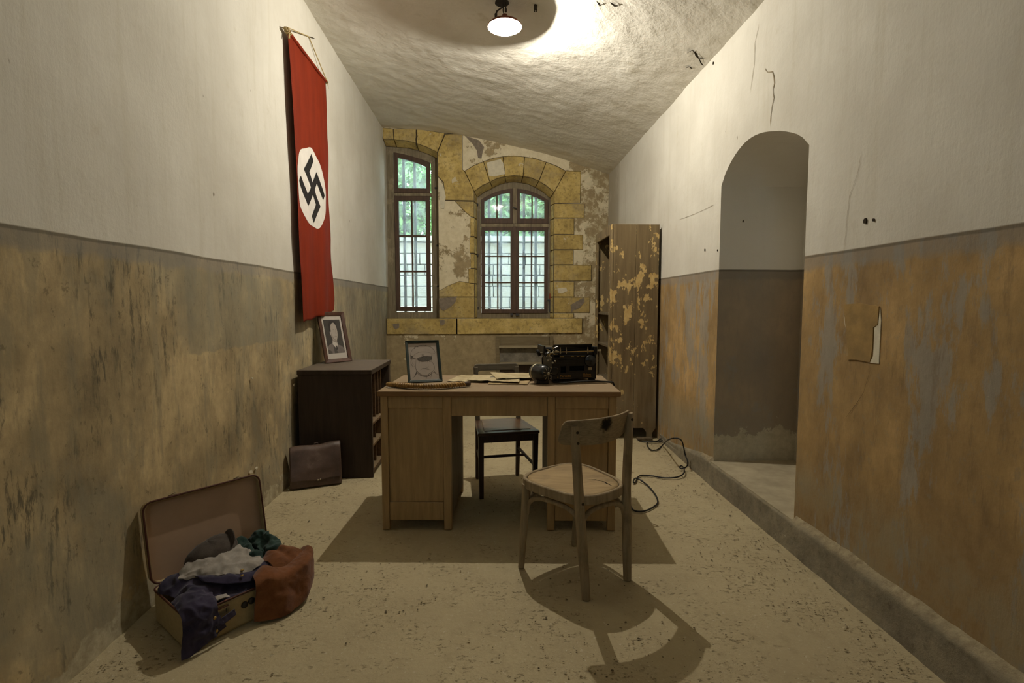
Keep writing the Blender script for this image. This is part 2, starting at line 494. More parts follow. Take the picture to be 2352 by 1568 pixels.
structure('baseboard_right', MB().grid(plinth_pt, 800, 14), M_PLINTH, True, 'crumbling grey cement plinth along the right wall')
# broken plaster patch and its white edge on the right wall
def wall_poly(pts, X, th, name, mat, parent, sgn=-1):
    f = [Vector((X + sgn*th, p[0], p[1])) for p in pts]; bk = [Vector((X - sgn*0.004, p[0], p[1])) for p in pts]
    return MB().prism(f, bk).build(name, mat, parent)
def rpix(pts, X=XR): return [(on_x(px, py, X).y, on_x(px, py, X).z) for px, py in pts]
t = NT('ochre_plaster_patch', 0.9, 0.1); a = t.noise(9, 5, 0.6)
t.color(t.ramp(a, (0.35, '#8a734d'), (0.65, '#a98a57'))); t.bump(a, 0.4, 0.01); M_OCHRE = t.m
wall_poly(rpix([(1941,699),(1975,696),(2021,703),(2018,745),(2008,752),(2006,800),(2000,832),(1970,826),(1948,826),(1949,800),(1943,735)]), XR, 0.005, 'plaster_patch', M_OCHRE, WALL_R)
wall_poly(rpix([(2023,706),(2025,735),(2022,790),(2020,835),(1999,833),(2007,818),(2009,775),(2010,752),(2019,743)]), XR, 0.003, 'bare_plaster', M_CREAM, WALL_R)
wall_poly(rpix([(1940,724),(1944,738),(1951,775),(1950,815),(1947,818),(1949,780),(1942,745)]), XR, 0.003, 'bare_plaster', M_CREAM, WALL_R)
# cracks on the right wall above the niche
M_CRACK = simple('crack_shade', '#8d8068', 0.95, 0.1, var=0.2)  # shade of the grooves put into the colour of flat ribbons
M_HOLE = simple('dark_hole', '#3a3226', 0.95, 0.1)
def crack(pix, w, parent, proj, nrm, name='crack', mat=None):
    pts = [proj(*p) for p in pix]; fine = []
    for a, b in zip(pts, pts[1:]):
        m = max(2, int((b-a).length/0.03))
        for i in range(m): fine.append(a.lerp(b, i/m))
    fine.append(pts[-1])
    mb = MB(); L = []; R = []
    nv = Vector(nrm)
    for i, p in enumerate(fine):
        d = (fine[min(i+1, len(fine)-1)] - fine[max(i-1, 0)]).normalized()
        s = d.cross(nv).normalized()
        ww = w*(0.35 + 0.9*abs(nz(p.x, p.y, p.z, 17)))*(1 if 0 < i < len(fine)-1 else 0.1)
        j = s*0.006*nz(p.y, p.z, 3, 23)
        L.append(p + j + s*ww + nv*0.0025); R.append(p + j - s*ww + nv*0.0025)
    k = len(fine)
    mb.add(L+R, [(i, i+1, k+i+1, k+i) for i in range(k-1)])
    return mb.build(name, mat or M_CRACK, parent)
pr = lambda px, py: on_x(px, py, XR)
crack([(1758,155),(1763,166),(1775,165),(1780,190),(1776,205),(1778,225),(1774,245),(1772,262),(1770,290)], 0.005, WALL_R, pr, (-1,0,0))
crack([(1744,55),(1735,100),(1733,150),(1727,190),(1724,215)], 0.003, WALL_R, pr, (-1,0,0))
crack([(1980,345),(1972,395),(1952,450),(1945,520),(1938,580)], 0.0012, WALL_R, pr, (-1,0,0))
crack([(2000,850),(1985,900),(1962,935),(1940,965)], 0.0012, WALL_R, pr, (-1,0,0), mat=simple('brown_hairline', '#574630', 0.95))
crack([(1640,470),(1600,490),(1560,505)], 0.002, WALL_R, pr, (-1,0,0))
for px, py, r in [(1989,507,0.010), (2008,505,0.006), (1708,508,0.007), (1639,145,0.008), (1620,574,0.008), (1649,575,0.006)]:
    c0 = pr(px, py)
    MB().add([c0 + Vector((-0.003, r*math.cos(a)*(0.8+0.4*random.random()), r*1.2*math.sin(a)*(0.8+0.4*random.random()))) for a in [2*math.pi*i/9 for i in range(9)]] , [tuple(range(9))]).build('plaster_hole', M_HOLE, WALL_R, solid=0.004)
# flaked bits on the ceiling
pc = lambda px, py, z: on_z(px, py, z)
for chain, z, w in [([(1369,50),(1378,56),(1386,52)], 3.09, 0.010), ([(1400,57),(1412,62),(1420,60)], 3.06, 0.014), ([(1578,128),(1590,120),(1604,130),(1618,128)], 3.0, 0.012), ([(1575,160),(1583,155),(1590,157)], 2.99, 0.014), ([(1596,120),(1610,138),(1616,142)], 3.0, 0.006)]:
    pts = [on_z(px, py, z) for px, py in chain]
    def cz(p):
        return Vector((p.x, p.y, ceil_pt((p.x+1.55)/3.25, (p.y-YR+0.1)/(YB+0.3-YR))[2] - 0.004))
    crack(chain, w, CEIL, lambda px, py, z=z: cz(on_z(px, py, z)), (0.2, 0, -1), 'flaked_hole', M_HOLE)
# flakes of lime on the left wall
pl = lambda px, py: on_x(px, py, XL)
for k, (px, py, r) in enumerate([(585,1075,0.012),(572,1083,0.018),(575,868,0.008),(672,884,0.012),(1,1,0)][:4]):
    c0 = pl(px, py)
    MB().add([c0 + Vector((0.011, r*math.cos(a)*(0.6+0.7*random.random()), r*0.7*math.sin(a)*(0.6+0.7*random.random()))) for a in [2*math.pi*i/9 for i in range(9)]], [tuple(range(9))]).build('lime_flake', M_CREAM, WALL_L, solid=0.006)

# ------------------------------------------------------------------ back wall, its stones and windows
W1 = arch_loop(-1.445, -0.720, 1.06, 3.43, 3.285, 0.035)      # small window opening at the wall face
W2 = arch_loop(-0.256, 0.818, 1.06, 2.785, 2.775, 0.215)
outer = [(-1.7, -0.05), (1.8, -0.05), (1.8, 3.7), (-1.7, 3.7)]
def inset(loop, d):
    cx = sum(p[0] for p in loop)/len(loop); cz = sum(p[1] for p in loop)/len(loop)
    return [(p[0] + (d if p[0] > cx else -d)*-1 if abs(p[0]-cx) > 0.2 else p[0], p[1] - d if p[1] > cz else p[1] + d) for p in loop]
WALL_B = fill_with_holes('wall_back', outer, [W1, W2], lambda x, z: (x, YB, z), M_BACK)
WALL_B['kind'] = 'structure'; WALL_B['label'] = 'back wall of peeling plaster and ochre stone with two windows'
mb = MB()
for W in (W1, W2):
    n = len(W)
    mb.add([(x, YB, z) for x, z in W] + [(x, 7.42, z) for x, z in W], [(i, (i+1) % n, n+(i+1) % n, n+i) for i in range(n)])
mb.build('reveal', M_STONE, WALL_B)
ext = fill_with_holes('outer_face', [(-4, -0.5), (4, -0.5), (4, 4.6), (-4, 4.6)], [W1, W2], lambda x, z: (x, 7.42, z), M_STONE)
ext.parent = WALL_B

MORT = MB()
def stone(front, deep=(), proud=0.007, cx=0.28, cz=1.9, inward=0.035, back_y=None, name='stone'):
    """front: (x,z) loop on the wall face; deep: indices that edge the opening and splay inwards towards the frame"""
    g = 0.004
    mx = sum(p[0] for p in front)/len(front); mz = sum(p[1] for p in front)/len(front)
    def shrink(p):
        d = Vector((mx-p[0], mz-p[1])); L = d.length or 1
        return (p[0] + d.x/L*g*1.3 + 0.002*nz(p[0], p[1], 1, 31), p[1] + d.y/L*g*1.3 + 0.002*nz(p[0], p[1], 5, 31))
    fr = [shrink(p) for p in front]
    by = back_y if back_y else (YB+0.175 if deep else YB+0.01)
    bk = []
    for i, p in enumerate(fr):
        if i in deep:
            d = Vector((cx-p[0], cz-p[1]))
            sx = inward if abs(d.x) > 0.28 else inward*abs(d.x)/0.28
            bk.append((p[0] + math.copysign(sx, d.x), p[1] - (0.045 if p[1] > 2.68 else 0)))
        else: bk.append(p)
    MB().prism([(x, YB-proud-0.003*random.random(), z) for x, z in fr], [(x, by, z) for x, z in bk]).build(name, M_STONE, WALL_B, bevel=0.004)
    ex = [(p[0] + (p[0]-mx)*0.02, p[1] + (p[1]-mz)*0.02) for p in front]
    MORT.prism([(x, YB-0.0025, z) for x, z in ex], [(x, YB+0.004, z) for x, z in ex])
E_ = [(-0.371,3.0),(-0.124,3.124),(0.133,3.191),(0.418,3.19),(0.705,3.125),(0.965,3.013)]
I_ = [(-0.249,2.74),(-0.039,2.862),(0.161,2.935),(0.40,2.938),(0.61,2.878),(0.812,2.735)]
for i in range(5):
    em = ((E_[i][0]+E_[i+1][0])/2, (E_[i][1]+E_[i+1][1])/2+0.012); im = ((I_[i][0]+I_[i+1][0])/2, (I_[i][1]+I_[i+1][1])/2+0.012)
    stone([E_[i], em, E_[i+1], I_[i+1], im, I_[i]], deep=(3, 4, 5), name='voussoir')
stone([(0.965,3.013),(1.167,3.011),(1.161,2.596),(0.812,2.59),(0.812,2.735)], deep=(3, 4), name='springer')
for x1, z1, z0 in [(1.217,2.585,2.40),(1.083,2.392,2.184),(1.201,2.178,1.984),(1.077,1.975,1.781),(1.322,1.774,1.566),(1.09,1.558,1.352),(1.306,1.345,1.138)]:
    stone([(0.812,z0),(x1,z0),(x1,z1),(0.812,z1)], deep=(0, 3), name='quoin')
stone([(0.812,1.13),(1.09,1.13),(1.09,1.07),(0.812,1.07)], deep=(0, 3), name='quoin')
# sill course
stone([(-1.42,0.855),(-0.49,0.852),(-0.49,1.06),(-1.42,1.06)], proud=0.03, name='sill_stone')
stone([(-0.485,0.852),(1.203,0.866),(1.203,1.06),(-0.485,1.06)], proud=0.03, name='sill_stone')
# pier between the windows
stone([(-0.622,3.47),(-0.396,3.48),(-0.399,3.019),(-0.371,3.0),(-0.25,2.742),(-0.25,2.615),(-0.63,2.622),(-0.65,2.85),(-0.725,2.93),(-0.725,3.235)], deep=(4, 5), name='springer')
stone([(-0.50,2.606),(-0.25,2.606),(-0.25,2.402),(-0.29,2.405),(-0.37,2.47)], deep=(1, 2), name='quoin')
for z0, z1, xl in [(2.15,2.395,-0.30),(1.93,2.145,-0.31),(1.73,1.925,-0.30),(1.53,1.725,-0.33)]:
    stone([(xl,z0),(-0.25,z0),(-0.25,z1),(xl,z1)], deep=(1, 2), name='quoin')
stone([(-0.725,1.352),(-0.25,1.352),(-0.25,1.523),(-0.45,1.56),(-0.60,1.50),(-0.725,1.43)], deep=(1, 2), name='quoin')
stone([(-0.725,1.07),(-0.25,1.07),(-0.25,1.346),(-0.725,1.346)], deep=(1, 2), name='quoin')
# small window's half arch
stone([(-1.43,3.54),(-1.296,3.53),(-1.29,3.392),(-1.43,3.40)], deep=(2, 3), cx=-1.05, inward=0.0, name='voussoir')
stone([(-1.292,3.53),(-0.997,3.53),(-1.0,3.352),(-1.14,3.38),(-1.287,3.392)], deep=(2, 3, 4), cx=-1.05, inward=0.0, name='voussoir')
stone([(-0.993,3.53),(-0.626,3.48),(-0.725,3.238),(-0.86,3.30),(-0.997,3.35)], deep=(2, 3, 4), cx=-1.05, inward=0.0, name='voussoir')
MORT.build('mortar', M_MORTAR, WALL_B)
# thin render patches left on the stones
def bpix(pts): return [(on_y(px, py, YB).x, on_y(px, py, YB).z) for px, py in pts]
def back_patch(pix, mat, proud=0.013, name='render_patch'):
    pts = bpix(pix)
    MB().prism([(x, YB-proud, z) for x, z in pts], [(x, YB-0.001, z) for x, z in pts]).build(name, mat, WALL_B)
back_patch([(1118,374),(1150,366),(1156,375),(1160,400),(1135,406),(1123,404)], M_CREAM, 0.014)
back_patch([(1068,312),(1100,322),(1112,338),(1108,352),(1106,364),(1098,363),(1095,345),(1085,330)], M_PATCH, 0.006)
back_patch([(1310,700),(1340,683),(1342,694),(1330,708),(1318,712),(1312,718)], M_PATCH, 0.0135)
back_patch([(1008,685),(1030,683),(1050,680),(1046,694),(1040,700),(1030,708),(1018,714),(1010,706)], M_PATCH, 0.0135)
back_patch([(1280,662),(1300,660),(1303,668),(1290,674),(1281,672)], M_CREAM, 0.0135)
back_patch([(903,744),(918,742),(918,752),(910,756),(905,752)], M_PATCH, 0.036)
back_patch([(1010,735),(1022,734),(1022,744),(1013,748)], M_PATCH, 0.036)
back_patch([(1008,420),(1019,428),(1024,452),(1020,480),(1012,478)], M_CREAM, 0.012)
crack([(958,296),(957,306),(959,313),(955,318),(956,345)], 0.008, WALL_B, lambda a, b: on_y(a, b, YB-0.010), (0,-1,0), mat=M_HOLE)
crack([(958,297),(970,296)], 0.01, WALL_B, lambda a, b: on_y(a, b, YB-0.012), (0,-1,0), 'flaked_hole', M_HOLE)

M_FRAME = wood('weathered_grey_wood', '#6a604e', '#978a72', 'Z', 1.0, 0.85, 0.15, worn='#b0a286')
M_SASH = wood('red_brown_window_paint', '#47372c', '#5f4a3b', 'Z', 1.0, 0.6, 0.3)
M_BAR = simple('rusty_bar', '#4a4a4c', 0.7, 0.3, 0.3)
t = NT('dusty_pane', 0.1, 0.5)
out = t.n['Material Output']
tr = t.n.new('ShaderNodeBsdfTransparent'); gl = t.n.new('ShaderNodeBsdfGlossy'); df = t.n.new('ShaderNodeBsdfTranslucent')
gl.inputs['Roughness'].default_value = 0.03
tr.inputs['Color'].default_value = (0.86, 0.92, 0.93, 1); df.inputs['Color'].default_value = (0.80, 0.86, 0.90, 1)
m1 = t.n.new('ShaderNodeMixShader'); m2 = t.n.new('ShaderNodeMixShader')
t.l.new(t.ramp(t.noise(6, 5, 0.6), (0.35, 0.07), (0.75, 0.24)), m1.inputs[0]); t.l.new(tr.outputs[0], m1.inputs[1]); t.l.new(df.outputs[0], m1.inputs[2])
m2.inputs[0].default_value = 0.06; t.l.new(m1.outputs[0], m2.inputs[1]); t.l.new(gl.outputs[0], m2.inputs[2]); t.l.new(m2.outputs[0], out.inputs[0])
M_PANE = t.m
def L3(loop, y): return [(x, y, z) for x, z in loop]
FY = 7.085
def frame_ring(name, outer, inner, y0, dep, mat, parent, bevel=0.004):
    return MB().ring(L3(outer, y0), L3(inner, y0), (0, dep, 0)).build(name, mat, parent, bevel=bevel)
def pane(loop, y, parent):
    return MB().prism(L3(loop, y), L3(loop, y+0.003)).build('pane', M_PANE, parent)
def rect(x0, x1, z0, z1): return arch_loop(x0, x1, z0, z1, z1, 0, 3)
# window_1: narrow
win = thing('window_1', 'tall narrow window with half-arched top light and brown sash', None, (-1.08, FY, 1.06), kind='structure')
frame_ring('outer_frame', arch_loop(-1.46, -0.715, 1.055, 3.45, 3.30, 0.035), arch_loop(-1.335, -0.835, 1.145, 3.285, 3.15, 0.018), FY+0.012, 0.06, M_FRAME, win)
MB().box(-1.335, -0.835, FY+0.004, FY+0.06, 2.712, 2.752).build('transom', M_FRAME, win, bevel=0.004)
s = frame_ring('sash', arch_loop(-1.328, -0.848, 2.752, 3.285, 3.152, 0.016), arch_loop(-1.278, -0.900, 2.813, 3.215, 3.102, 0.012), FY-0.004, 0.045, M_SASH, win)
pane(arch_loop(-1.28, -0.898, 2.81, 3.217, 3.104, 0.012), FY+0.02, s)
s = frame_ring('sash', rect(-1.33, -0.856, 1.158, 2.710), rect(-1.275, -0.912, 1.218, 2.650), FY-0.004, 0.045, M_SASH, win)
MB().box(-1.109, -1.089, FY+0.0, FY+0.03, 1.218, 2.65).build('muntin', M_SASH, s)
for z in (2.178, 1.70): MB().box(-1.275, -0.912, FY+0.002, FY+0.032, z-0.011, z+0.011).build('muntin', M_SASH, s)
zz = [1.218, 1.70, 2.178, 2.65]
for a in range(3):
    for x0, x1 in ((-1.277, -1.107), (-1.091, -0.91)):
        pane(rect(x0, x1, zz[a]+0.009, zz[a+1]-0.009), FY+0.018, s)
for x in (-1.203, -1.056): MB().box((x-0.017)*1.03, (x+0.017)*1.03, 7.30, 7.335, 1.06, 3.36).build('iron_bar', M_BAR, win)
for x, z in [(-0.775, 2.82), (-0.76, 2.05), (-0.76, 1.5)]:
    MB().tube([(x, FY, z-0.012), (x, FY, z+0.012)], 0.012, 8).tube([(x, FY, z), (x+0.05, FY+0.0, z)], 0.006, 6).build('hinge_pin', M_BAR, win)
# window_2: wide double casement
win2 = thing('window_2', 'wide arched double casement window with many small panes', None, (0.28, FY, 1.06), kind='structure')
frame_ring('outer_frame', arch_loop(-0.262, 0.824, 1.055, 2.80, 2.79, 0.22), arch_loop(-0.168, 0.762, 1.13, 2.665, 2.665, 0.155), FY+0.012, 0.06, M_FRAME, win2)
MB().box(-0.168, 0.762, FY+0.002, FY+0.06, 2.305, 2.352).build('transom', M_FRAME, win2, bevel=0.004)
MB().box(0.268, 0.33, FY-0.012, FY+0.05, 2.352, 2.83).build('mullion', M_FRAME, win2, bevel=0.004)
def topz(x): # underside of the frame arch
    k = (0.762-x)/0.93; return 2.665 + 0.155*4*k*(1-k)
def sash_top(x0, x1, gx0, gx1):
    N = 10
    o_ = [(x0, 2.352), (x1, 2.352)] + [(lin(x1, x0, i/N), topz(lin(x1, x0, i/N))) for i in range(N+1)]
    i_ = [(gx0, 2.423), (gx1, 2.423)] + [(lin(gx1, gx0, i/N), topz(lin(gx1, gx0, i/N))-0.05) for i in range(N+1)]
    s = frame_ring('sash', o_, i_, FY-0.002, 0.045, M_SASH, win2)
    xm = (gx0+gx1)/2 - 0.002
    MB().box(xm-0.009, xm+0.009, FY, FY+0.03, 2.423, topz(xm)-0.05).build('muntin', M_SASH, s)
    for a, b in ((gx0-0.002, xm-0.007), (xm+0.007, gx1+0.002)):
        pane([(a, 2.421), (b, 2.421)] + [(lin(b, a, i/5), topz(lin(b, a, i/5))-0.048) for i in range(6)], FY+0.018, s)
sash_top(-0.165, 0.268, -0.116, 0.23)
sash_top(0.33, 0.758, 0.368, 0.702)
def sash_low(x0, x1, gx0, gx1):
    s = frame_ring('sash', rect(x0, x1, 1.128, 2.305), rect(gx0, gx1, 1.187, 2.257), FY-0.004, 0.045, M_SASH, win2)
    xm = (gx0+gx1)/2
    MB().box(xm-0.009, xm+0.009, FY, FY+0.03, 1.187, 2.257).build('muntin', M_SASH, s)
    for z in (1.91, 1.549): MB().box(gx0, gx1, FY+0.002, FY+0.032, z-0.008, z+0.008).build('muntin', M_SASH, s)
    zz = [1.187, 1.549, 1.91, 2.257]
    for a in range(3):
        for u0, u1 in ((gx0-0.002, xm-0.007), (xm+0.007, gx1+0.002)):
            pane(rect(u0, u1, zz[a]+0.006, zz[a+1]-0.006), FY+0.018, s)
sash_low(-0.163, 0.293, -0.112, 0.238)
sash_low(0.297, 0.756, 0.353, 0.705)
MB().box(0.27, 0.32, FY-0.016, FY, 1.128, 2.31).build('cover_strip', M_SASH, win2, bevel=0.004)
for x in (-0.053, 0.105, 0.423, 0.586): MB().box((x-0.017)*1.03, (x+0.017)*1.03, 7.30, 7.335, 1.06, 2.93).build('iron_bar', M_BAR, win2)
MB().box(-0.25, 0.81, 7.28, 7.30, 1.655, 1.675).build('cross_bar', M_BAR, win2)
for x, z in [(-0.21, 2.60), (-0.21, 1.92), (-0.205, 1.2), (0.795, 2.60), (0.795, 2.1), (0.79, 1.75)]:
    MB().tube([(x, FY-0.01, z-0.014), (x, FY-0.01, z+0.014)], 0.011, 8).build('hinge_pin', M_BAR, win2)
MB().tube([(0.30, FY-0.02, 2.55), (0.30, FY-0.045, 2.55)], 0.010, 8).tube([(0.275, FY-0.04, 2.56), (0.325, FY-0.045, 2.545)], 0.008, 8).build('latch', M_BAR, win2)
M_RED = simple('faded_red_paint', '#8e3a22', 0.6)
lt = MB().box(0.775, 0.80, FY-0.03, FY-0.005, 1.33, 1.40).build('catch', M_RED, win2, bevel=0.003)
MB().box(0.74, 0.86, FY-0.035, FY-0.01, 1.305, 1.318).box(0.775, 0.795, FY-0.03, FY, 1.15, 1.305).build('catch_arm', M_BAR, lt)
MB().box(0.235, 0.275, FY-0.03, FY, 1.10, 1.128).box(0.31, 0.36, FY-0.03, FY, 1.098, 1.126).build('sill_bracket', M_BAR, win2)
M_WIRE = simple('grey_wire', '#8d959a', 0.5, 0.4, 0.5, bump=0)
for wo, x0, x1, z1 in ((win, -1.43, -0.73, 2.68), (win2, -0.25, 0.81, 2.3)):
    mb = MB()
    z = 1.06
    while z < z1: mb.box(x0, x1, 7.262, 7.2632, z, z+0.0014); z += 0.019
    x = x0
    while x < x1: mb.box(x, x+0.0014, 7.2632, 7.2644, 1.06, z1); x += 0.019
    o = mb.build('wire_mesh', M_WIRE, wo); o['kind'] = 'stuff'

win3 = thing('window_3', 'high window in the rear wall', None, (-0.8, YR, 2.25), kind='structure')
frame_ring('outer_frame', rect(-1.16, -0.44, 2.24, 3.06), rect(-1.10, -0.50, 2.30, 3.00), YR-0.05, 0.05, M_FRAME, win3)
MB().box(-0.815, -0.785, YR-0.045, YR-0.01, 2.30, 3.00).build('muntin', M_SASH, win3)
for x0, x1 in ((-1.10, -0.815), (-0.785, -0.50)): pane(rect(x0, x1, 2.30, 3.00), YR-0.03, win3)

# ------------------------------------------------------------------ outside
t = NT('pale_block', 0.9, 0.1); a = t.noise(6, 5, 0.6)
t.color(t.mix(t.mul(t.rnd(), 0.4), t.ramp(a, (0.3, '#c8ccca'), (0.7, '#e6e8e4')), '#9aa199')); t.bump(a, 0.5, 0.02); M_BLOCK = t.m
yard = structure('yard_ground', MB().grid(lambda u, v: (lin(-9, 9, u), lin(7.42, 16, v), 0.0), 6, 6), simple('yard_earth', '#77745f', 0.95), False, 'earth of the yard outside')
yw = structure('wall_outside', MB().box(-6, 6, 9.42, 9.75, 0, 2.38), simple('outside_joint', '#4f5350', 0.95), False, 'pale block wall across the yard')
blk = None; cnt = 0
z = 0.02; row = 0
while z < 2.36:
    x = -2.6 + (0.21 if row % 2 else 0) + 0.05*random.random()
    while x < 2.2:
        w = random.uniform(0.30, 0.48)
        if z > 0.75:
            if blk is None:
                blk = MB().box(-0.5, 0.5, 0, 0.08, 0, 1).build('block', M_BLOCK, yw, bevel=0.012); o = blk
            else:
                o = blk.copy(); COL.objects.link(o); o.parent = yw
            o.location = (x + w/2, 9.36 - random.uniform(0, 0.012), z); o.scale = (w-0.016, 1, 0.194 - 0.014)
        x += w
    z += 0.196; row += 1
MB().box(-6, 6, 9.28, 9.80, 2.38, 2.47).build('coping', M_BLOCK, yw, bevel=0.01)
t = NT('leaf_green', 0.5, 0.3)
t.color(t.ramp(t.noise(3, 3), (0.3, '#4c7a44'), (0.7, '#8fb872')))
M_LEAF = t.m
t.p.inputs['Transmission Weight'].default_value = 0.0
M_BARK = simple('bark', '#4d4335', 0.9)
def tree(x, y, h, r, nl, label):
    root = thing('tree', label, 'tree', (x, y, 0), group=None)
    pts = [(x, y, 0), (x+0.1, y, h*0.3), (x-0.05, y+0.05, h*0.6), (x, y, h*0.85)]
    MB().tube(pts, [0.14, 0.12, 0.09, 0.04], 8).build('trunk', M_BARK, root, True)
    mb = MB()
    for i in range(nl):
        while True:
            p = Vector((random.uniform(-1, 1), random.uniform(-1, 1), random.uniform(-1, 1)))
            if p.length < 1: break
        c0 = Vector((x, y, h*0.75)) + Vector((p.x*r, p.y*r*0.6, p.z*h*0.45))
        if fbm(c0.x, c0.y, c0.z, 1.1, 2) < -0.25: continue
        a = Vector((random.gauss(0, 1), random.gauss(0, 1), random.gauss(0, 1))).normalized(); b = a.orthogonal().normalized()
        s = random.uniform(0.05, 0.11)
        mb.add([c0 - a*s, c0 + b*s*0.45, c0 + a*s, c0 - b*s*0.45], [(0, 1, 2, 3)])
    lv = mb.build('leaves', M_LEAF, root); lv['kind'] = 'stuff'
tree(-2.5, 11.6, 5.2, 1.5, 16000, 'bright leafy tree seen through the narrow window')
tree(0.9, 11.4, 5.2, 1.75, 20000, 'leafy tree seen through the wide window')

# ------------------------------------------------------------------ pendant lamp
LX, LY, LZ = 0.087, 3.78, 3.18          # bulb centre
RIM = LZ + 0.029
lamp = thing('pendant_lamp', 'small enamel pendant lamp with glowing bulb under the vault', 'lamp', (LX, LY, RIM))
t = NT('white_enamel', 0.35, 0.4); t.color('#f2efe6'); M_ENAMEL = t.m
t = NT('rust_red_enamel', 0.5, 0.3); t.color('#6b3a26'); M_SHADE_OUT = t.m
t = NT('glowing_filament'); t.color((0, 0, 0)); t.p.inputs['Emission Color'].default_value = LAMP_COLOR + (1,); t.p.inputs['Emission Strength'].default_value = 60.0
M_FIL = t.m
t = NT('clear_bulb_glass', 0.05, 0.5)
tr = t.n.new('ShaderNodeBsdfTransparent'); gl = t.n.new('ShaderNodeBsdfGlossy'); mx = t.n.new('ShaderNodeMixShader')
gl.inputs['Roughness'].default_value = 0.05; mx.inputs[0].default_value = 0.05
t.l.new(tr.outputs[0], mx.inputs[1]); t.l.new(gl.outputs[0], mx.inputs[2]); t.l.new(mx.outputs[0], t.n['Material Output'].inputs[0])
M_BULB = t.m
M_DARK = simple('dark_iron', '#3d352b', 0.7, 0.3, 0.4)
T = Matrix.Translation((LX, LY, RIM))
MB().lathe([(0.120, 0.0), (0.118, 0.006), (0.10, 0.022), (0.07, 0.038), (0.03, 0.05), (0.012, 0.052)], T, 40, False).build('shade_inside', M_ENAMEL, lamp, True)
MB().lathe([(0.120, 0.0), (0.123, 0.0), (0.1225, 0.008), (0.103, 0.026), (0.072, 0.043), (0.032, 0.055), (0.022, 0.068), (0.018, 0.085), (0.006, 0.087)], T, 40, False).build('shade', M_SHADE_OUT, lamp, True)
B = Matrix.Translation((LX, LY, LZ))
MB().lathe([(0.001, -0.030), (0.012, -0.028), (0.022, -0.020), (0.028, -0.006), (0.028, 0.006), (0.022, 0.020), (0.014, 0.032), (0.013, 0.040)], B, 20).build('bulb', M_BULB, lamp, True)
MB().lathe([(0.002, -0.004), (0.005, 0.0), (0.002, 0.022)], B, 10).build('filament', M_FIL, lamp, True)
ld = bpy.data.lights.new('lamp_light', 'POINT'); ld.energy = LAMP_WATTS; ld.color = LAMP_COLOR; ld.shadow_soft_size = 0.011
lo_ = bpy.data.objects.new('lamp_light', ld); COL.objects.link(lo_); lo_.parent = lamp; lo_.location = (0, 0, -0.029 - 0.003)
MB().lathe([(0.015, 0.040), (0.015, 0.085)], B, 14).build('socket', M_ENAMEL, lamp)
hk = lamp
top = ceil_s(LX) + 0.01
MB().tube([(LX-0.005, LY, RIM+0.085), (LX-0.012, LY, RIM+0.11), (LX-0.01, LY, top)], 0.004, 8).build('rod', M_DARK, lamp)
MB().tube([(LX-0.015, LY-0.03, top), (LX-0.02, LY-0.03, top-0.05), (LX-0.055, LY-0.03, top-0.075), (LX-0.062, LY-0.03, top-0.095)], 0.006, 8).build('arm', M_DARK, hk)
MB().lathe([(0.009, 0), (0.010, 0.03), (0.006, 0.034)], Matrix.Translation((LX-0.063, LY-0.03, top-0.125)), 12).build('clamp', M_DARK, hk)
MB().tube([(LX+0.005, LY-0.03, top), (LX+0.006, LY-0.03, top-0.06)], 0.005, 8).lathe([(0.008, 0), (0.008, 0.022)], Matrix.Translation((LX+0.006, LY-0.03, top-0.08)), 10).build('wire_end', M_DARK, hk)
MB().lathe([(0.05, 0.0), (0.046, 0.012), (0.02, 0.018)], Matrix.Translation((LX-0.02, LY-0.02, top-0.016)), 20).build('rose', M_DARK, hk)
hx = on_z(1230, 14, 3.32)
MB().lathe([(0.012, 0.0), (0.012, 0.03)], Matrix.Translation((hx.x, hx.y, ceil_s(hx.x)-0.025)), 10).tube([(hx.x-0.006, hx.y, ceil_s(hx.x)-0.04), (hx.x-0.006, hx.y, ceil_s(hx.x))], 0.004, 6).tube([(hx.x+0.008, hx.y, ceil_s(hx.x)-0.04), (hx.x+0.008, hx.y, ceil_s(hx.x))], 0.004, 6).build('ceiling_stub', M_DARK, CEIL)

# ------------------------------------------------------------------ desk
M_DESK = wood('brown_varnished_wood', '#967a52', '#b69665', 'Z', 1.0, 0.5, 0.4, dust='#94876d', dustamt=0.35)
M_DESK_TOP = wood('dusty_desk_top', '#755433', '#906c42', 'X', 1.0, 0.55, 0.35, dust='#8f8066', dustamt=0.75)
M_DESK_IN = wood('window_lit_wood', '#6e6552', '#8d8370', 'Z', 1.0, 0.7, 0.2)  # pale grey of the window light put into the kneehole wood colour
DROT = math.radians(-2.8)
desk = thing('pedestal_desk', 'brown wooden pedestal desk with dusty top in the middle of the room', 'desk', (0.043, 3.065, 0), DROT)
DM = Matrix.LocRotScale(desk.location, desk.rotation_euler, (1,1,1))
def dbox(name, mat, x0, x1, y0, y1, z0, z1, parent=None, bevel=0.003):
    return MB().box(x0, x1, y0, y1, z0, z1, DM).build(name, mat, parent or desk, bevel=bevel)
HW, HD = 0.662, 0.322
dbox('tabletop', M_DESK_TOP, -HW, HW, -HD, HD, 0.752, 0.78, bevel=0.004)
YF = -HD + 0.018
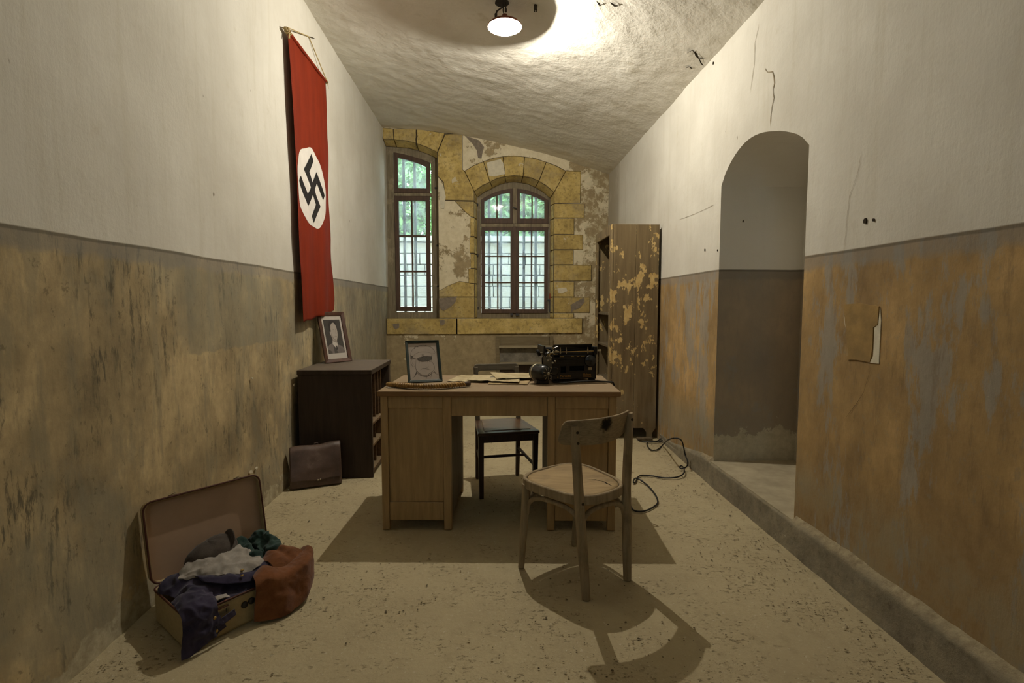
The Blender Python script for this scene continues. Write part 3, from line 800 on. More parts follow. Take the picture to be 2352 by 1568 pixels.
for sx, (x0, x1) in ((-1, (-0.648, -0.262)), (1, (0.268, 0.643))):
    ped = dbox('pedestal', M_DESK, x0+0.012, x1-0.012, YF+0.03, HD-0.03, 0.06, 0.752)
    for a, b in ((x0, x0+0.040), (x1-0.042, x1)):
        dbox('stile', M_DESK, a, b, YF, YF+0.04, 0.0, 0.752, ped)
        dbox('stile', M_DESK, a, b, HD-0.055, HD-0.015, 0.0, 0.752, ped)
    dbox('rail', M_DESK, x0+0.0415, x1-0.0435, YF+0.002, YF+0.03, 0.684, 0.750, ped)
    dbox('rail', M_DESK, x0+0.0415, x1-0.0435, YF+0.002, YF+0.03, 0.054, 0.156, ped)
    dbox('panel', M_DESK, x0+0.0415, x1-0.0435, YF+0.011, YF+0.024, 0.157, 0.686, ped, 0.002)
    xi = x1-0.010 if sx < 0 else x0
    dbox('side_panel', M_DESK_IN, xi, xi+0.010, YF+0.04, HD-0.055, 0.06, 0.752, ped, 0.0015)
    xo = x0 if sx < 0 else x1-0.010
    dbox('side_panel', M_DESK, xo, xo+0.010, YF+0.04, HD-0.055, 0.06, 0.752, ped, 0.0015)
    xr0, xr1 = (x1-0.03, x1-0.004) if sx < 0 else (x0+0.004, x0+0.03)
    dbox('runner', M_DESK_IN, xr0, xr1, YF+0.04, HD-0.055, 0.09, 0.13, ped)
dbox('apron', M_DESK, -0.2605, 0.2665, YF+0.007, YF+0.028, 0.64, 0.750, bevel=0.002)

# ------------------------------------------------------------------ bentwood chair in front of the desk
M_BENT = wood('worn_bentwood', '#7d6e55', '#aa9676', 'Z', 1.2, 0.75, 0.2, worn='#6a5b48')
M_SEATPLY = wood('worn_plywood_seat', '#8a734f', '#b29970', 'X', 0.8, 0.7, 0.25, worn='#75634a')
t = NT('seat_crack_tone', 0.9, 0.1); t.color('#1d1813'); M_SEATCRACK = t.m
bc = thing('bentwood_chair', 'worn pale bentwood chair with scorched backrest in front of the desk', 'chair', (0.38, 2.31, 0), math.radians(35))
CA = math.radians(35); CU = Vector((math.cos(CA), math.sin(CA), 0)); CV = Vector((-math.sin(CA), math.cos(CA), 0))
CC = Vector((0.382, 2.344, 0))
def cl(u, v, z): return CC + CU*u + CV*v + Vector((0, 0, z))
def seat_loop(grow=0.0, n=48, z=0.43):
    """rounded trapezoid, wide at the front (v>0)"""
    pts = []
    for i in range(n):
        a = 2*math.pi*i/n; ca, sa = math.cos(a), math.sin(a)
        e = 0.52
        u = math.copysign(abs(ca)**e, ca); v = math.copysign(abs(sa)**e, sa)
        w = 0.189 + 0.027*v
        bow = 0.02*(1-u*u)*v
        pts.append(cl(u*(w+grow), v*(0.197+grow) + bow + 0.0, z))
    return pts
rim = MB().ring(seat_loop(0.0, z=0.390), seat_loop(-0.015, z=0.390), (0, 0, 0.044)).build('seat_rim', M_BENT, bc, smooth='auto', bevel=0.005)
mb = MB()
def seat_z(p):
    l = p - CC; u = l.dot(CU); v = l.dot(CV)
    return 0.427 - 0.014*math.exp(-(u*u+v*v)/0.015) + (0.006*math.exp(-((u-0.10)**2)/0.002) if v > -0.1 else 0)
inner = seat_loop(-0.0185)
rings = []
for k in range(8, 0, -1): rings.append([CC.lerp(Vector((p.x, p.y, 0)), k/8) for p in inner])
vs = []; fs = []; n = 48
for r in rings:
    for p in r: vs.append((p.x, p.y, seat_z(p)))
vs.append((CC.x, CC.y, seat_z(CC)))
for k in range(7):
    for i in range(n): fs.append((k*n+i, k*n+(i+1) % n, (k+1)*n+(i+1) % n, (k+1)*n+i))
for i in range(n): fs.append((7*n+i, 7*n+(i+1) % n, 8*n))
MB().add(vs, fs).build('seat', M_SEATPLY, bc, True, solid=0.006)
crk = [cl(0.02, -0.12, 0), cl(0.06, -0.06, 0), cl(0.10, -0.02, 0), cl(0.135, -0.03, 0)]
MB().tube([(p.x, p.y, seat_z(p)+0.002) for p in [cl(0.075, -0.165, 0), cl(0.085, -0.11, 0), cl(0.075, -0.06, 0), cl(0.055, -0.02, 0)]], [0.002, 0.006, 0.004, 0.001], 6, flat=0.35).build('seat_crack', M_SEATCRACK, bc)  # near-black strip laid on the seat draws the crack
def leg(pts, r, name='leg', flat=1.0): return MB().tube(pts, r, 14, flat=flat).build(name, M_BENT, bc, smooth='auto')
A_f, A_s, A_t = Vector((0.392, 2.083, 0)), Vector((0.365, 2.123, 0.415)), Vector((0.338, 2.100, 0.744))
B_f, B_s, B_t = Vector((0.608, 2.231, 0)), Vector((0.607, 2.273, 0.415)), Vector((0.614, 2.260, 0.763))
for f, s_, t_ in ((A_f, A_s, A_t), (B_f, B_s, B_t)):
    m1 = f.lerp(s_, 0.5); m2 = s_.lerp(t_, 0.5)
    leg([f, f.lerp(s_, 0.25), m1, s_, m2, t_.lerp(s_, 0.02), t_], [0.0185, 0.0205, 0.022, 0.022, 0.0205, 0.017, 0.0145])
C_f, C_s = Vector((0.13, 2.357, 0)), cl(-0.178, 0.14, 0.405)
D_f, D_s = Vector((0.418, 2.578, 0)), cl(0.178, 0.14, 0.405)
for f, s_ in ((C_f, C_s), (D_f, D_s)):
    leg([f, f.lerp(s_, 0.5), s_], [0.0145, 0.0185, 0.021])
for f, s_ in ((A_f, A_s), (B_f, B_s), (C_f, C_s), (D_f, D_s)):
    pass
def brace(f1, s1, f2, s2):
    p0 = f1.lerp(s1, 0.64); p3 = f2.lerp(s2, 0.64)
    i1 = s1.lerp(CC + Vector((0, 0, 0.43)), 0.10); i2 = s2.lerp(CC + Vector((0, 0, 0.43)), 0.10)
    pts = []
    N = 22
    for i in range(N+1):
        a = math.pi*i/N
        k = 0.5 - 0.5*math.copysign(abs(math.cos(a))**0.72, math.cos(a)); h = abs(math.sin(a))**0.62
        base = p0.lerp(p3, k)
        inn = (CC - base); inn.z = 0; inn.normalize()
        pts.append(Vector((base.x, base.y, lin(base.z, 0.362, h))) + inn*(0.010 + 0.004*h))
    MB().tube(pts, 0.0115, 10).build('brace', M_BENT, bc, True)
brace(C_f, C_s, A_f, A_s); brace(A_f, A_s, B_f, B_s); brace(B_f, B_s, D_f, D_s); brace(C_f, C_s, D_f, D_s)
# backrest: bent plywood, bulging away from the sitter
t = NT('scorched_bentwood', 0.75, 0.2)
g = t.noise(3.0, 5, 0.65, t.map((16, 16, 60))); w_ = t.noise(9, 5, 0.65)
c = t.mix(t.mul(t.step(w_, 0.5, 0.7), 0.5), t.ramp(g, (0.3, '#7d6e55'), (0.7, '#aa9676')), '#6a5b48')
SCORCH = Vector((0.483, 2.130, 0.738))
dn = t.n.new('ShaderNodeVectorMath'); dn.operation = 'DISTANCE'; t.l.new(t.pos(), dn.inputs[0]); dn.inputs[1].default_value = SCORCH
dd = t.plus(dn.outputs['Value'], t.mul(t.math('SUBTRACT', t.noise(45, 4, 0.6), 0.5), 0.045))
t.color(t.mix(t.math('SUBTRACT', 1.0, t.step(dd, 0.018, 0.042)), c, '#17120e')); t.bump(g, 0.15, 0.002); M_BACKREST = t.m
def back_pt(u, v):
    s = lin(-0.194, 0.194, u)
    mid = (A_t + B_t)/2
    d = (B_t - A_t); d.z = 0; d.normalize(); nrm = Vector((d.y, -d.x, 0))     # away from the seat
    chord = mid + d*(s - 0.012)
    bul = 0.052*(1 - (s/0.168)**2)
    e = min(u, 1-u)
    rnd = 0.02*max(0, 1 - e/0.05)**2
    zt = 0.769 + 0.004*math.cos(s*8) + 0.02*s - rnd; zb = 0.662 + 0.02*s + rnd*0.8 - 0.01*math.cos(s*9)
    lean = (v-0.5)*0.03
    p = chord + nrm*(bul - 0.022 + lean)
    return Vector((p.x, p.y, lin(zb, zt, v)))
MB().grid(back_pt, 40, 8).build('backrest', M_BACKREST, bc, True, solid=0.010, bevel=0.003)
for p in (A_t.lerp(A_s, 0.08), A_t.lerp(A_s, 0.22), A_s + Vector((0.004, -0.003, -0.01)), B_t.lerp(B_s, 0.08)):
    d = Vector((0.45, -0.85, 0)).normalized()
    MB().tube([p + d*0.012, p + d*0.0205], 0.006, 10).build('screw', M_DARK, bc)

# ------------------------------------------------------------------ dark chair behind the desk
M_DKWOOD = wood('dark_brown_chair_wood', '#2c1d15', '#48321f', 'Z', 1.0, 0.45, 0.4, dust='#877a64', dustamt=0.2)
M_DKSEAT = wood('dark_seat_with_worn_middle', '#3a281e', '#5a3f2a', 'X', 0.7, 0.28, 0.5, worn='#7e6244')
M_DKPANEL = wood('worn_seat_panel', '#4a3626', '#6d523a', 'X', 0.7, 0.3, 0.5, worn='#94785a')
M_GREYWOOD = wood('faded_dark_wood', '#4a4234', '#6a604d', 'X', 1.0, 0.7, 0.25)
RZ = math.radians(10)
dc = thing('dark_chair', 'dark brown wooden chair with open back behind the desk', 'chair', (0.065, 3.44, 0), RZ)
KM = Matrix.LocRotScale(dc.location, dc.rotation_euler, (1,1,1))
def kp(x, y, z): return KM @ Vector((x, y, z))
# local: front edge at y=-0.2 (towards the camera)
def trap(x0f, x1f, x0b, x1b, yf, yb, z0, z1):
    return MB().prism([kp(x0f, yf, z0), kp(x1f, yf, z0), kp(x1b, yb, z0), kp(x0b, yb, z0)], [kp(x0f, yf, z1), kp(x1f, yf, z1), kp(x1b, yb, z1), kp(x0b, yb, z1)])
trap(-0.205, 0.205, -0.165, 0.165, -0.205, 0.20, 0.412, 0.432).build('seat_frame', M_DKSEAT, dc, bevel=0.006)
trap(-0.155, 0.155, -0.125, 0.125, -0.150, 0.155, 0.430, 0.4355).build('seat_panel', M_DKPANEL, dc, bevel=0.002)
trap(-0.190, 0.190, -0.15, 0.15, -0.190, -0.17, 0.365, 0.412).build('rail', M_DKWOOD, dc, bevel=0.002)
trap(-0.188, -0.170, -0.148, -0.13, -0.19, 0.18, 0.365, 0.412).build('rail', M_DKWOOD, dc, bevel=0.002)
trap(0.170, 0.188, 0.13, 0.148, -0.19, 0.18, 0.365, 0.412).build('rail', M_DKWOOD, dc, bevel=0.002)
def kleg(x, y, x2, y2, z0, z1, w, name='leg', mat=None, w0=None):
    w0 = w0 or w*0.8
    lo = [kp(x+sx*w0, y+sy*w0, z0) for sx, sy in ((-1,-1),(1,-1),(1,1),(-1,1))]
    hi = [kp(x2+sx*w, y2+sy*w, z1) for sx, sy in ((-1,-1),(1,-1),(1,1),(-1,1))]
    return MB().prism(lo, hi).build(name, mat or M_DKWOOD, dc, bevel=0.003)
kleg(-0.178, -0.178, -0.180, -0.180, 0, 0.412, 0.0175); kleg(0.178, -0.178, 0.180, -0.180, 0, 0.412, 0.0175)
for s in (-1, 1):
    kleg(s*0.148, 0.215, s*0.148, 0.182, 0, 0.43, 0.016)
    kleg(s*0.148, 0.182, s*0.150, 0.250, 0.43, 0.800, 0.014, 'back_post', M_GREYWOOD, 0.0155)
    MB().tube([kp(s*0.172, -0.17, 0.20), kp(s*0.148, 0.205, 0.215)], 0.010, 8).build('stretcher', M_DKWOOD, dc)
MB().tube([kp(-0.158, 0.03, 0.208), kp(0.158, 0.03, 0.208)], 0.010, 8).build('stretcher', M_DKWOOD, dc)
MB().ring([kp(x, 0.236+(z-0.75)*0.18, z) for x, z in ((-0.166,0.60),(0.166,0.60),(0.166,0.80),(0.158,0.815),(0.145,0.822),(-0.145,0.822),(-0.158,0.815),(-0.166,0.80))],
          [kp(x, 0.236+(z-0.75)*0.18, z) for x, z in ((-0.135,0.645),(0.135,0.645),(0.135,0.765),(0.13,0.772),(0.12,0.776),(-0.12,0.776),(-0.13,0.772),(-0.135,0.765))], KM.to_3x3() @ Vector((0, 0.022, 0))).build('back_frame', M_GREYWOOD, dc, bevel=0.004)

# ------------------------------------------------------------------ pigeonhole cabinet on the left
M_PIG = wood('dark_brown_cabinet', '#2e231a', '#42342a', 'Z', 0.8, 0.6, 0.3, dust='#837562', dustamt=0.55)
M_PIGIN = wood('cabinet_inside', '#4a3726', '#6d553a', 'Y', 1.0, 0.7, 0.25, dust='#9a886a', dustamt=0.5)
PX0, PX1, PY0, PY1, PZ = -1.392, -0.872, 3.665, 4.335, 0.785
pg = thing('pigeonhole_cabinet', 'low dark brown cabinet with letter slots against the left wall', 'cabinet', ((PX0+PX1)/2, (PY0+PY1)/2, 0))
def pbox(name, mat, *b, bevel=0.002): return MB().box(*b).build(name, mat, pg, bevel=bevel)
pbox('top', M_PIG, PX0-0.004, PX1+0.004, PY0-0.006, PY1+0.006, PZ-0.035, PZ, bevel=0.004)
pbox('side', M_PIG, PX0, PX1, PY0, PY0+0.022, 0, PZ-0.035)
pbox('side', M_PIG, PX0, PX1, PY1-0.06, PY1, 0, PZ-0.035)
pbox('back_panel', M_PIG, PX0, PX0+0.012, PY0+0.022, PY1-0.06, 0.02, PZ-0.035)
pbox('bottom', M_PIGIN, PX0+0.012, PX1-0.004, PY0+0.022, PY1-0.06, 0.03, 0.055)
pbox('divider', M_PIGIN, PX0+0.012, PX1-0.03, 3.895, 3.912, 0.055, PZ-0.035)
pbox('divider', M_PIGIN, PX0+0.012, PX1-0.012, 4.02, 4.04, 0.055, PZ-0.035)
pbox('divider', M_PIGIN, PX0+0.012, PX1-0.02, 3.96, 3.975, 0.40, PZ-0.035)
for z in (0.395, 0.235): pbox('shelf', M_PIGIN, PX0+0.012, PX1-0.002, PY0+0.022, 4.02, z-0.018, z)
for z in (0.717, 0.678, 0.636, 0.592, 0.55, 0.505, 0.46, 0.345, 0.30, 0.147):
    MB().box(PX0+0.02, PX1-0.05, PY0+0.022, 3.895, z-0.004, z+0.001).build('slat', M_PIGIN, pg)
# ------------------------------------------------------------------ tall peeling cabinet on the right
t = NT('peeling_brown_paint', 0.8, 0.2)
x, y, z = t.xyz()
g = t.noise(2, 6, 0.65, t.map((10, 10, 0.8)))
c = t.ramp(g, (0.3, '#5f5038'), (0.6, '#7a684a'), (0.78, '#8f7f63'))
pk = t.plus(t.noise(13, 6, 0.66, t.map((1, 1, 0.6), (2, 5, 3.2))), t.mul(t.band(z, 0.5, 1.0, 1.7, 2.0), 0.07))
pk = t.plus(pk, t.mul(t.math('SUBTRACT', t.noise(2.6, 3, 0.5, t.map((1.3, 1, 1), (7, 1, 2))), 0.5), 0.42))
pm = t.step(pk, 0.640, 0.650)
c = t.mix(pm, c, t.ramp(t.noise(20, 4), (0.3, '#b0925a'), (0.7, '#ccb078')))
c = t.mix(t.mul(t.math('SUBTRACT', 1.0, t.step(z, 0.1, 0.8)), t.mul(t.step(t.noise(5, 5, 0.6), 0.45, 0.65), 0.5)), c, '#7d7058')
t.color(c); t.bump(t.plus(t.mul(pm, -0.8), t.mul(g, 0.4)), 0.5, 0.004)
M_PEEL = t.m
M_OLDIN = wood('old_bare_shelf_wood', '#4c4030', '#75674f', 'Z', 1.0, 0.8, 0.2)
TX0, TX1, TY0, TY1, TZ0, TZ1 = 1.092, 1.512, 4.66, 5.36, 0.10, 1.975
tc = thing('tall_cabinet', 'tall open wooden cabinet with flaking brown paint by the right wall', 'cabinet', ((TX0+TX1)/2, (TY0+TY1)/2, 0))
def tbox(name, mat, *b, bevel=0.003, parent=None): return MB().box(*b).build(name, mat, parent or tc, bevel=bevel)
for k, (a, b) in enumerate(((TX0+0.002, 1.30), (1.302, TX1))): tbox('side_board', M_PEEL, a, b, TY0, TY0+0.022, TZ0, TZ1, bevel=0.0015)
tbox('side_board', M_PEEL, TX0, TX1, TY1-0.022, TY1, TZ0, TZ1)
tbox('top_board', M_PEEL, TX0, TX1, TY0+0.022, TY1-0.022, TZ1-0.03, TZ1-0.006)
tbox('back_board', M_OLDIN, TX1-0.012, TX1-0.002, TY0+0.022, TY1-0.022, TZ0, TZ1-0.03)
tbox('bottom_board', M_OLDIN, TX0+0.01, TX1-0.012, TY0+0.022, TY1-0.022, TZ0+0.02, TZ0+0.045)
FX = TX0-0.022
tbox('front_stile', M_PEEL, FX, TX0, TY0, TY0+0.075, TZ0-0.02, TZ1)
tbox('front_stile', M_PEEL, FX, TX0, TY1-0.06, TY1, TZ0-0.02, TZ1)
tbox('front_rail', M_PEEL, FX, TX0, TY0+0.075, TY1-0.06, TZ1-0.09, TZ1)
tbox('front_rail', M_PEEL, FX, TX0, TY0+0.075, TY1-0.06, TZ0-0.02, TZ0+0.05)
for z in (1.17, 0.86, 0.52): tbox('shelf', M_OLDIN, TX0+0.004, TX1-0.012, TY0+0.022, TY1-0.022, z-0.022, z)
tbox('backing_sheet', M_CREAM, TX1-0.016, TX1-0.012, TY0+0.03, TY1-0.03, 0.87, 1.14, bevel=0)
tbox('loose_board', M_OLDIN, TX1-0.06, TX1-0.04, 4.9, 5.2, 1.172, 1.78, bevel=0.002)
ft = [(TX1-0.115, TZ0), (TX1-0.085, TZ0-0.04), (TX1-0.08, 0.0), (TX1-0.035, 0.0), (TX1-0.03, TZ0-0.045), (TX1, TZ0)]
for y0 in (TY0, TY1-0.022):
    MB().prism([(x, y0, z) for x, z in ft], [(x, y0+0.022, z) for x, z in ft]).build('foot', M_PEEL, tc)
    MB().box(FX, TX0+0.04, y0, y0+0.03, 0, TZ0).build('foot', M_PEEL, tc)
tag(MB().box(1.33, 1.47, 4.60, 4.648, 0.002, 0.02).build('wood_offcut', M_OLDIN, None, bevel=0.003), 'small flat wooden offcut on the floor at the tall cabinet foot', 'wood')
# ------------------------------------------------------------------ wooden shelf box under the wide window
M_SHELF = wood('grey_brown_board', '#6f6248', '#8a7c60', 'X', 1.0, 0.8, 0.2)
t = NT('mottled_old_panel', 0.7, 0.3); a = t.noise(9, 6, 0.7); t.color(t.ramp(a, (0.3, '#5d564a'), (0.7, '#99917f'))); M_MOTTLE = t.m
M_PALEW = wood('pale_rail_wood', '#8d8167', '#aa9d80', 'X', 1.0, 0.75, 0.2)
sb = thing('wall_rack', 'grey wooden rack with mottled panel on the wall under the wide window', 'shelf', (0.42, 6.86, 0.0))
MB().box(0.035, 0.085, 6.80, 6.895, 0.0, 0.825).build('upright', M_SHELF, sb, bevel=0.003)
MB().box(0.755, 0.80, 6.80, 6.895, 0.0, 0.825).build('upright', M_SHELF, sb, bevel=0.003)
MB().box(0.035, 0.80, 6.87, 6.893, 0.70, 0.822).build('top_board', M_SHELF, sb, bevel=0.002)
MB().box(0.075, 0.78, 6.77, 6.88, 0.672, 0.70).build('rail', M_PALEW, sb, bevel=0.003)
MB().box(0.09, 0.755, 6.86, 6.878, 0.478, 0.672).build('panel', M_MOTTLE, sb)
MB().box(0.085, 0.78, 6.77, 6.88, 0.45, 0.478).build('rail', M_PALEW, sb, bevel=0.003)
MB().box(0.085, 0.755, 6.885, 6.894, 0.02, 0.45).build('backing', M_DKWOOD, sb)

# ------------------------------------------------------------------ banner on the left wall
t = NT('red_bunting', 0.75, 0.15)
a = t.noise(3, 4, 0.6, t.map((1, 6, 0.8)))
t.color(t.ramp(a, (0.3, '#6c2009'), (0.7, '#7c270d'))); t.bump(t.noise(300, 2), 0.1, 0.001); M_REDCLOTH = t.m
M_WHITECLOTH = simple('white_cotton', '#d9d2c8', 0.8, 0.15, var=0.08, scale=12, bump=0.05)
M_BLACKCLOTH = simple('black_cotton', '#23211f', 0.85, 0.15, var=0.15, bump=0.05)
M_POLE = simple('pale_stick', '#9a8458', 0.7, 0.2)
M_STRING = simple('hemp_string', '#ab9668', 0.9, 0.1)
banner = thing('wall_banner', 'long red banner with white disc and black emblem hanging on the left wall', 'banner', (XL+0.03, 4.09, 1.11))
def flag_pt(y, z):
    """y along the wall, z height -> point on the cloth"""
    v = max(0.0, min(1.0, (3.105 - z)/2.0)); u = (y - 3.70)/0.79
    off = 0.030 + 0.030*v + 0.010*v*math.sin(u*7.5 + 2.0 + v*1.5) + 0.006*math.sin(u*15 + v*5)*(0.3+v) + 0.004*fbm(1, y, z, 4)
    if u < 0.15: off += 0.012*v*(0.15-u)/0.15
    return Vector((XL + off, y, z))
def flag_grid(u, v):
    yl = 3.70 + 0.072*v + 0.008*math.sin(v*17) * v; yr = 4.485 + 0.016*math.sin(v*21+1)*min(1, v*4) + 0.012*math.sin(v*9)
    z = lin(3.105, lin(1.12, 1.195, u) + 0.006*math.sin(u*20), v)
    return flag_pt(lin(yl, yr, u), z)
cloth = MB().grid(flag_grid, 40, 110).build('cloth', M_REDCLOTH, banner, True, solid=0.0015)
DC = (4.055, 2.137); DR = 0.298
def on_flag(y, z, lift):
    p = flag_pt(y, z); return Vector((p.x + lift, p.y, p.z))
mb = MB()
NA, NR = 72, 14
def disc_pt(k, i):
    a = 2*math.pi*i/NA; r = DR*k*(1 + 0.018*math.sin(a*9) + 0.012*math.sin(a*5+1))
    return on_flag(DC[0] + r*math.cos(a), DC[1] + r*math.sin(a), 0.0022)
vs = [disc_pt(0, 0)] + [disc_pt(k/NR, i) for k in range(1, NR+1) for i in range(NA)]
fs = [(0, 1+i, 1+(i+1) % NA) for i in range(NA)]
for k in range(NR-1):
    for i in range(NA):
        fs.append((1+k*NA+i, 1+(k+1)*NA+i, 1+(k+1)*NA+(i+1) % NA, 1+k*NA+(i+1) % NA))
dsc = mb.add(vs, fs).build('disc', M_WHITECLOTH, cloth, True)
# emblem: hooked cross on the disc, seen from the room (right = further along the wall)
q = 0.0735; w = q*0.42; R45 = math.sqrt(0.5)
def em(a, b):       # emblem coordinates -> cloth, turned by 45 degrees
    return on_flag(DC[0] + (a - b)*R45, DC[1] + (a + b)*R45, 0.0046)
mb = MB()
def bar(x0, x1, z0, z1, n=14):
    mb.grid(lambda u, v: em(lin(x0, x1, u), lin(z0, z1, v)), n if x1-x0 > z1-z0 else 4, n if z1-z0 > x1-x0 else 4)
bar(-w, w, -2.5*q, 2.5*q, 24); bar(-2.5*q, -w, -w, w); bar(w, 2.5*q, -w, w)
T_ = 2*w
bar(w, 2.5*q, 2.5*q-T_, 2.5*q); bar(-2.5*q, -w, -2.5*q, -2.5*q+T_)
bar(2.5*q-T_, 2.5*q, -2.5*q, -w); bar(-2.5*q, -2.5*q+T_, w, 2.5*q)
mb.build('emblem', M_BLACKCLOTH, cloth, True)
MB().tube([(XL+0.03, 3.655, 3.112), (XL+0.03, 4.52, 3.118)], 0.011, 10).build('stick', M_POLE, banner, True)
MB().grid(lambda u, v: Vector((XL+0.03+0.0135*math.cos(v*2*math.pi), lin(3.70, 4.485, u), 3.114+0.0135*math.sin(v*2*math.pi))), 12, 14).build('sleeve', M_REDCLOTH, cloth, True)
MB().tube([(XL+0.035, 3.672, 3.125), (XL+0.008, 4.18, 3.318), (XL+0.035, 4.505, 3.128)], 0.004, 6).build('string', M_STRING, banner)
MB().tube([(XL-0.01, 4.18, 3.318), (XL+0.02, 4.20, 3.325), (XL+0.012, 4.29, 3.36)], 0.003, 6).build('nail', M_DARK, banner)
MB().tube([(XL+0.03+0.016*math.cos(a), 3.672+0.002*i, 3.112+0.016*math.sin(a)) for i, a in enumerate([k*0.7 for k in range(28)])], 0.004, 6).tube([(XL+0.04, 3.70, 3.10), (XL+0.042, 3.69, 3.06)], 0.006, 6).build('knot', M_STRING, banner)
MB().tube([(XL+0.03+0.014*math.cos(a), 4.498+0.002*i, 3.116+0.014*math.sin(a)) for i, a in enumerate([k*0.7 for k in range(14)])], 0.003, 6).tube([(XL+0.04, 4.52, 3.11), (XL+0.042, 4.525, 3.07)], 0.003, 6).build('knot', M_STRING, banner)

# ------------------------------------------------------------------ framed pictures
def picture_frame(name, label, cat, BL, e, w, h, lean, bar_w, mat, prof=0.018):
    e = Vector(e).normalized(); back = Vector((-e.y, e.x, 0)); up = Vector((0, 0, math.cos(lean))) + back*math.sin(lean)
    nrm = e.cross(up)                                   # towards the viewer
    BL = Vector(BL)
    root = thing(name, label, cat, BL + e*w/2)
    P = lambda a, b, d=0.0: BL + e*a + up*b + nrm*d
    MB().ring([P(0, 0, prof), P(w, 0, prof), P(w, h, prof), P(0, h, prof)], [P(bar_w, bar_w, prof-0.006), P(w-bar_w, bar_w, prof-0.006), P(w-bar_w, h-bar_w, prof-0.006), P(bar_w, h-bar_w, prof-0.006)], nrm*-prof).build('frame', mat, root, bevel=0.003)
    MB().prism([P(0.006, 0.006, 0.004), P(w-0.006, 0.006, 0.004), P(w-0.006, h-0.006, 0.004), P(0.006, h-0.006, 0.004)], [P(0.006, 0.006, 0.0), P(w-0.006, 0.006, 0.0), P(w-0.006, h-0.006, 0.0), P(0.006, h-0.006, 0.0)]).build('backing', mat, root)
    return root, P
M_FR1 = wood('red_brown_frame', '#3a2116', '#55331f', 'Z', 1.0, 0.4, 0.45)
M_FR2 = simple('dark_green_black_frame', '#23302c', 0.25, 0.5, var=0.15, bump=0)
M_PAPER1 = simple('print_margin', '#b5aca0', 0.7, 0.2, var=0.04, bump=0)
greys = {k: simple('print_grey_%s' % k, c, 0.7, 0.2, var=0.08, scale=30, bump=0) for k, c in
         {'dark': '#3d3934', 'hair': '#34302c', 'suit': '#6f6660', 'suitdark': '#4c4641', 'face': '#a3988c', 'shade': '#8a7f75', 'shirt': '#b8aea4'}.items()}
def print_poly(P, pts, d, mat, parent, name='print'):
    return MB().prism([P(a, b, d) for a, b in pts], [P(a, b, d-0.0004) for a, b in pts]).build(name, mat, parent)
root, P = picture_frame('framed_photograph', 'brown framed black and white photograph of a man in a suit', 'picture frame', (-1.326, 4.06, 0.7855), (0.157, 0.181, 0), 0.239, 0.415, math.radians(15.5), 0.030, M_FR1)
ph = print_poly(P, [(0.03, 0.03), (0.209, 0.03), (0.209, 0.385), (0.03, 0.385)], 0.0045, M_PAPER1, root, 'print')
def pp(pts, lift, k): print_poly(P, [(0.045 + a*0.148, 0.075 + b*0.278) for a, b in pts], 0.005 + lift*0.0003, greys[k], ph, 'print_tone')
pp([(0,0),(1,0),(1,1),(0,1)], 0, 'dark')
pp([(0,0),(1,0),(1,0.10),(0.88,0.20),(0.72,0.235),(0.55,0.27),(0.30,0.30),(0.12,0.25),(0,0.17)], 1, 'suit')
pp([(0.02,0),(0.25,0),(0.20,0.06),(0.08,0.12),(0.02,0.10)], 2, 'suitdark')
pp([(0.38,0.0),(0.60,0.0),(0.52,0.10),(0.40,0.22),(0.36,0.26)], 2, 'suitdark')
pp([(0.33,0.27),(0.52,0.14),(0.64,0.20),(0.62,0.36),(0.36,0.38)], 3, 'shirt')
pp([(0.50,0.10),(0.58,0.10),(0.585,0.22),(0.52,0.22)], 4, 'hair')
pp([(0.35,0.36),(0.60,0.30),(0.66,0.42),(0.40,0.50)], 4, 'shade')
def oval(cx, cy, rx, ry, n=20, sk=0.0): return [(cx + rx*math.cos(2*math.pi*i/n) + sk*math.sin(2*math.pi*i/n), cy + ry*math.sin(2*math.pi*i/n)) for i in range(n)]
pp(oval(0.52, 0.64, 0.225, 0.285), 5, 'face')
pp([(0.30,0.60),(0.27,0.72),(0.28,0.86),(0.38,0.95),(0.54,0.975),(0.68,0.945),(0.74,0.88),(0.62,0.915),(0.50,0.90),(0.40,0.84),(0.36,0.72),(0.345,0.62)], 6, 'hair')
pp(oval(0.31, 0.60, 0.035, 0.055, 12), 7, 'face')
pp([(0.50,0.685),(0.57,0.70),(0.57,0.72),(0.49,0.71)], 7, 'shade'); pp([(0.64,0.69),(0.71,0.695),(0.70,0.715),(0.64,0.715)], 7, 'shade')
pp([(0.62,0.57),(0.66,0.565),(0.67,0.60),(0.64,0.68)], 7, 'shade'); pp([(0.55,0.485),(0.67,0.49),(0.66,0.505),(0.56,0.50)], 7, 'shade')
pp([(0.34,0.50),(0.38,0.44),(0.52,0.37),(0.62,0.375),(0.50,0.42),(0.41,0.50),(0.37,0.60)], 7, 'shade')
root, P = picture_frame('framed_drawing', 'dark framed ink drawing of a frowning face under a peaked cap', 'picture frame', (-0.509, 3.045, 0.780), (0.94, 0.30, 0), 0.208, 0.268, math.radians(24), 0.017, M_FR2, 0.014)
M_PAPER2 = simple('drawing_paper', '#aa9d90', 0.75, 0.2, var=0.05, bump=0)
M_INK = simple('ink_line', '#3b3733', 0.8, 0.1, var=0.1, bump=0); M_INKG = simple('ink_wash', '#5e5850', 0.8, 0.1, var=0.3, scale=150, bump=0)
dr = print_poly(P, [(0.017,0.017),(0.191,0.017),(0.191,0.251),(0.017,0.251)], 0.0045, M_PAPER2, root, 'drawing')
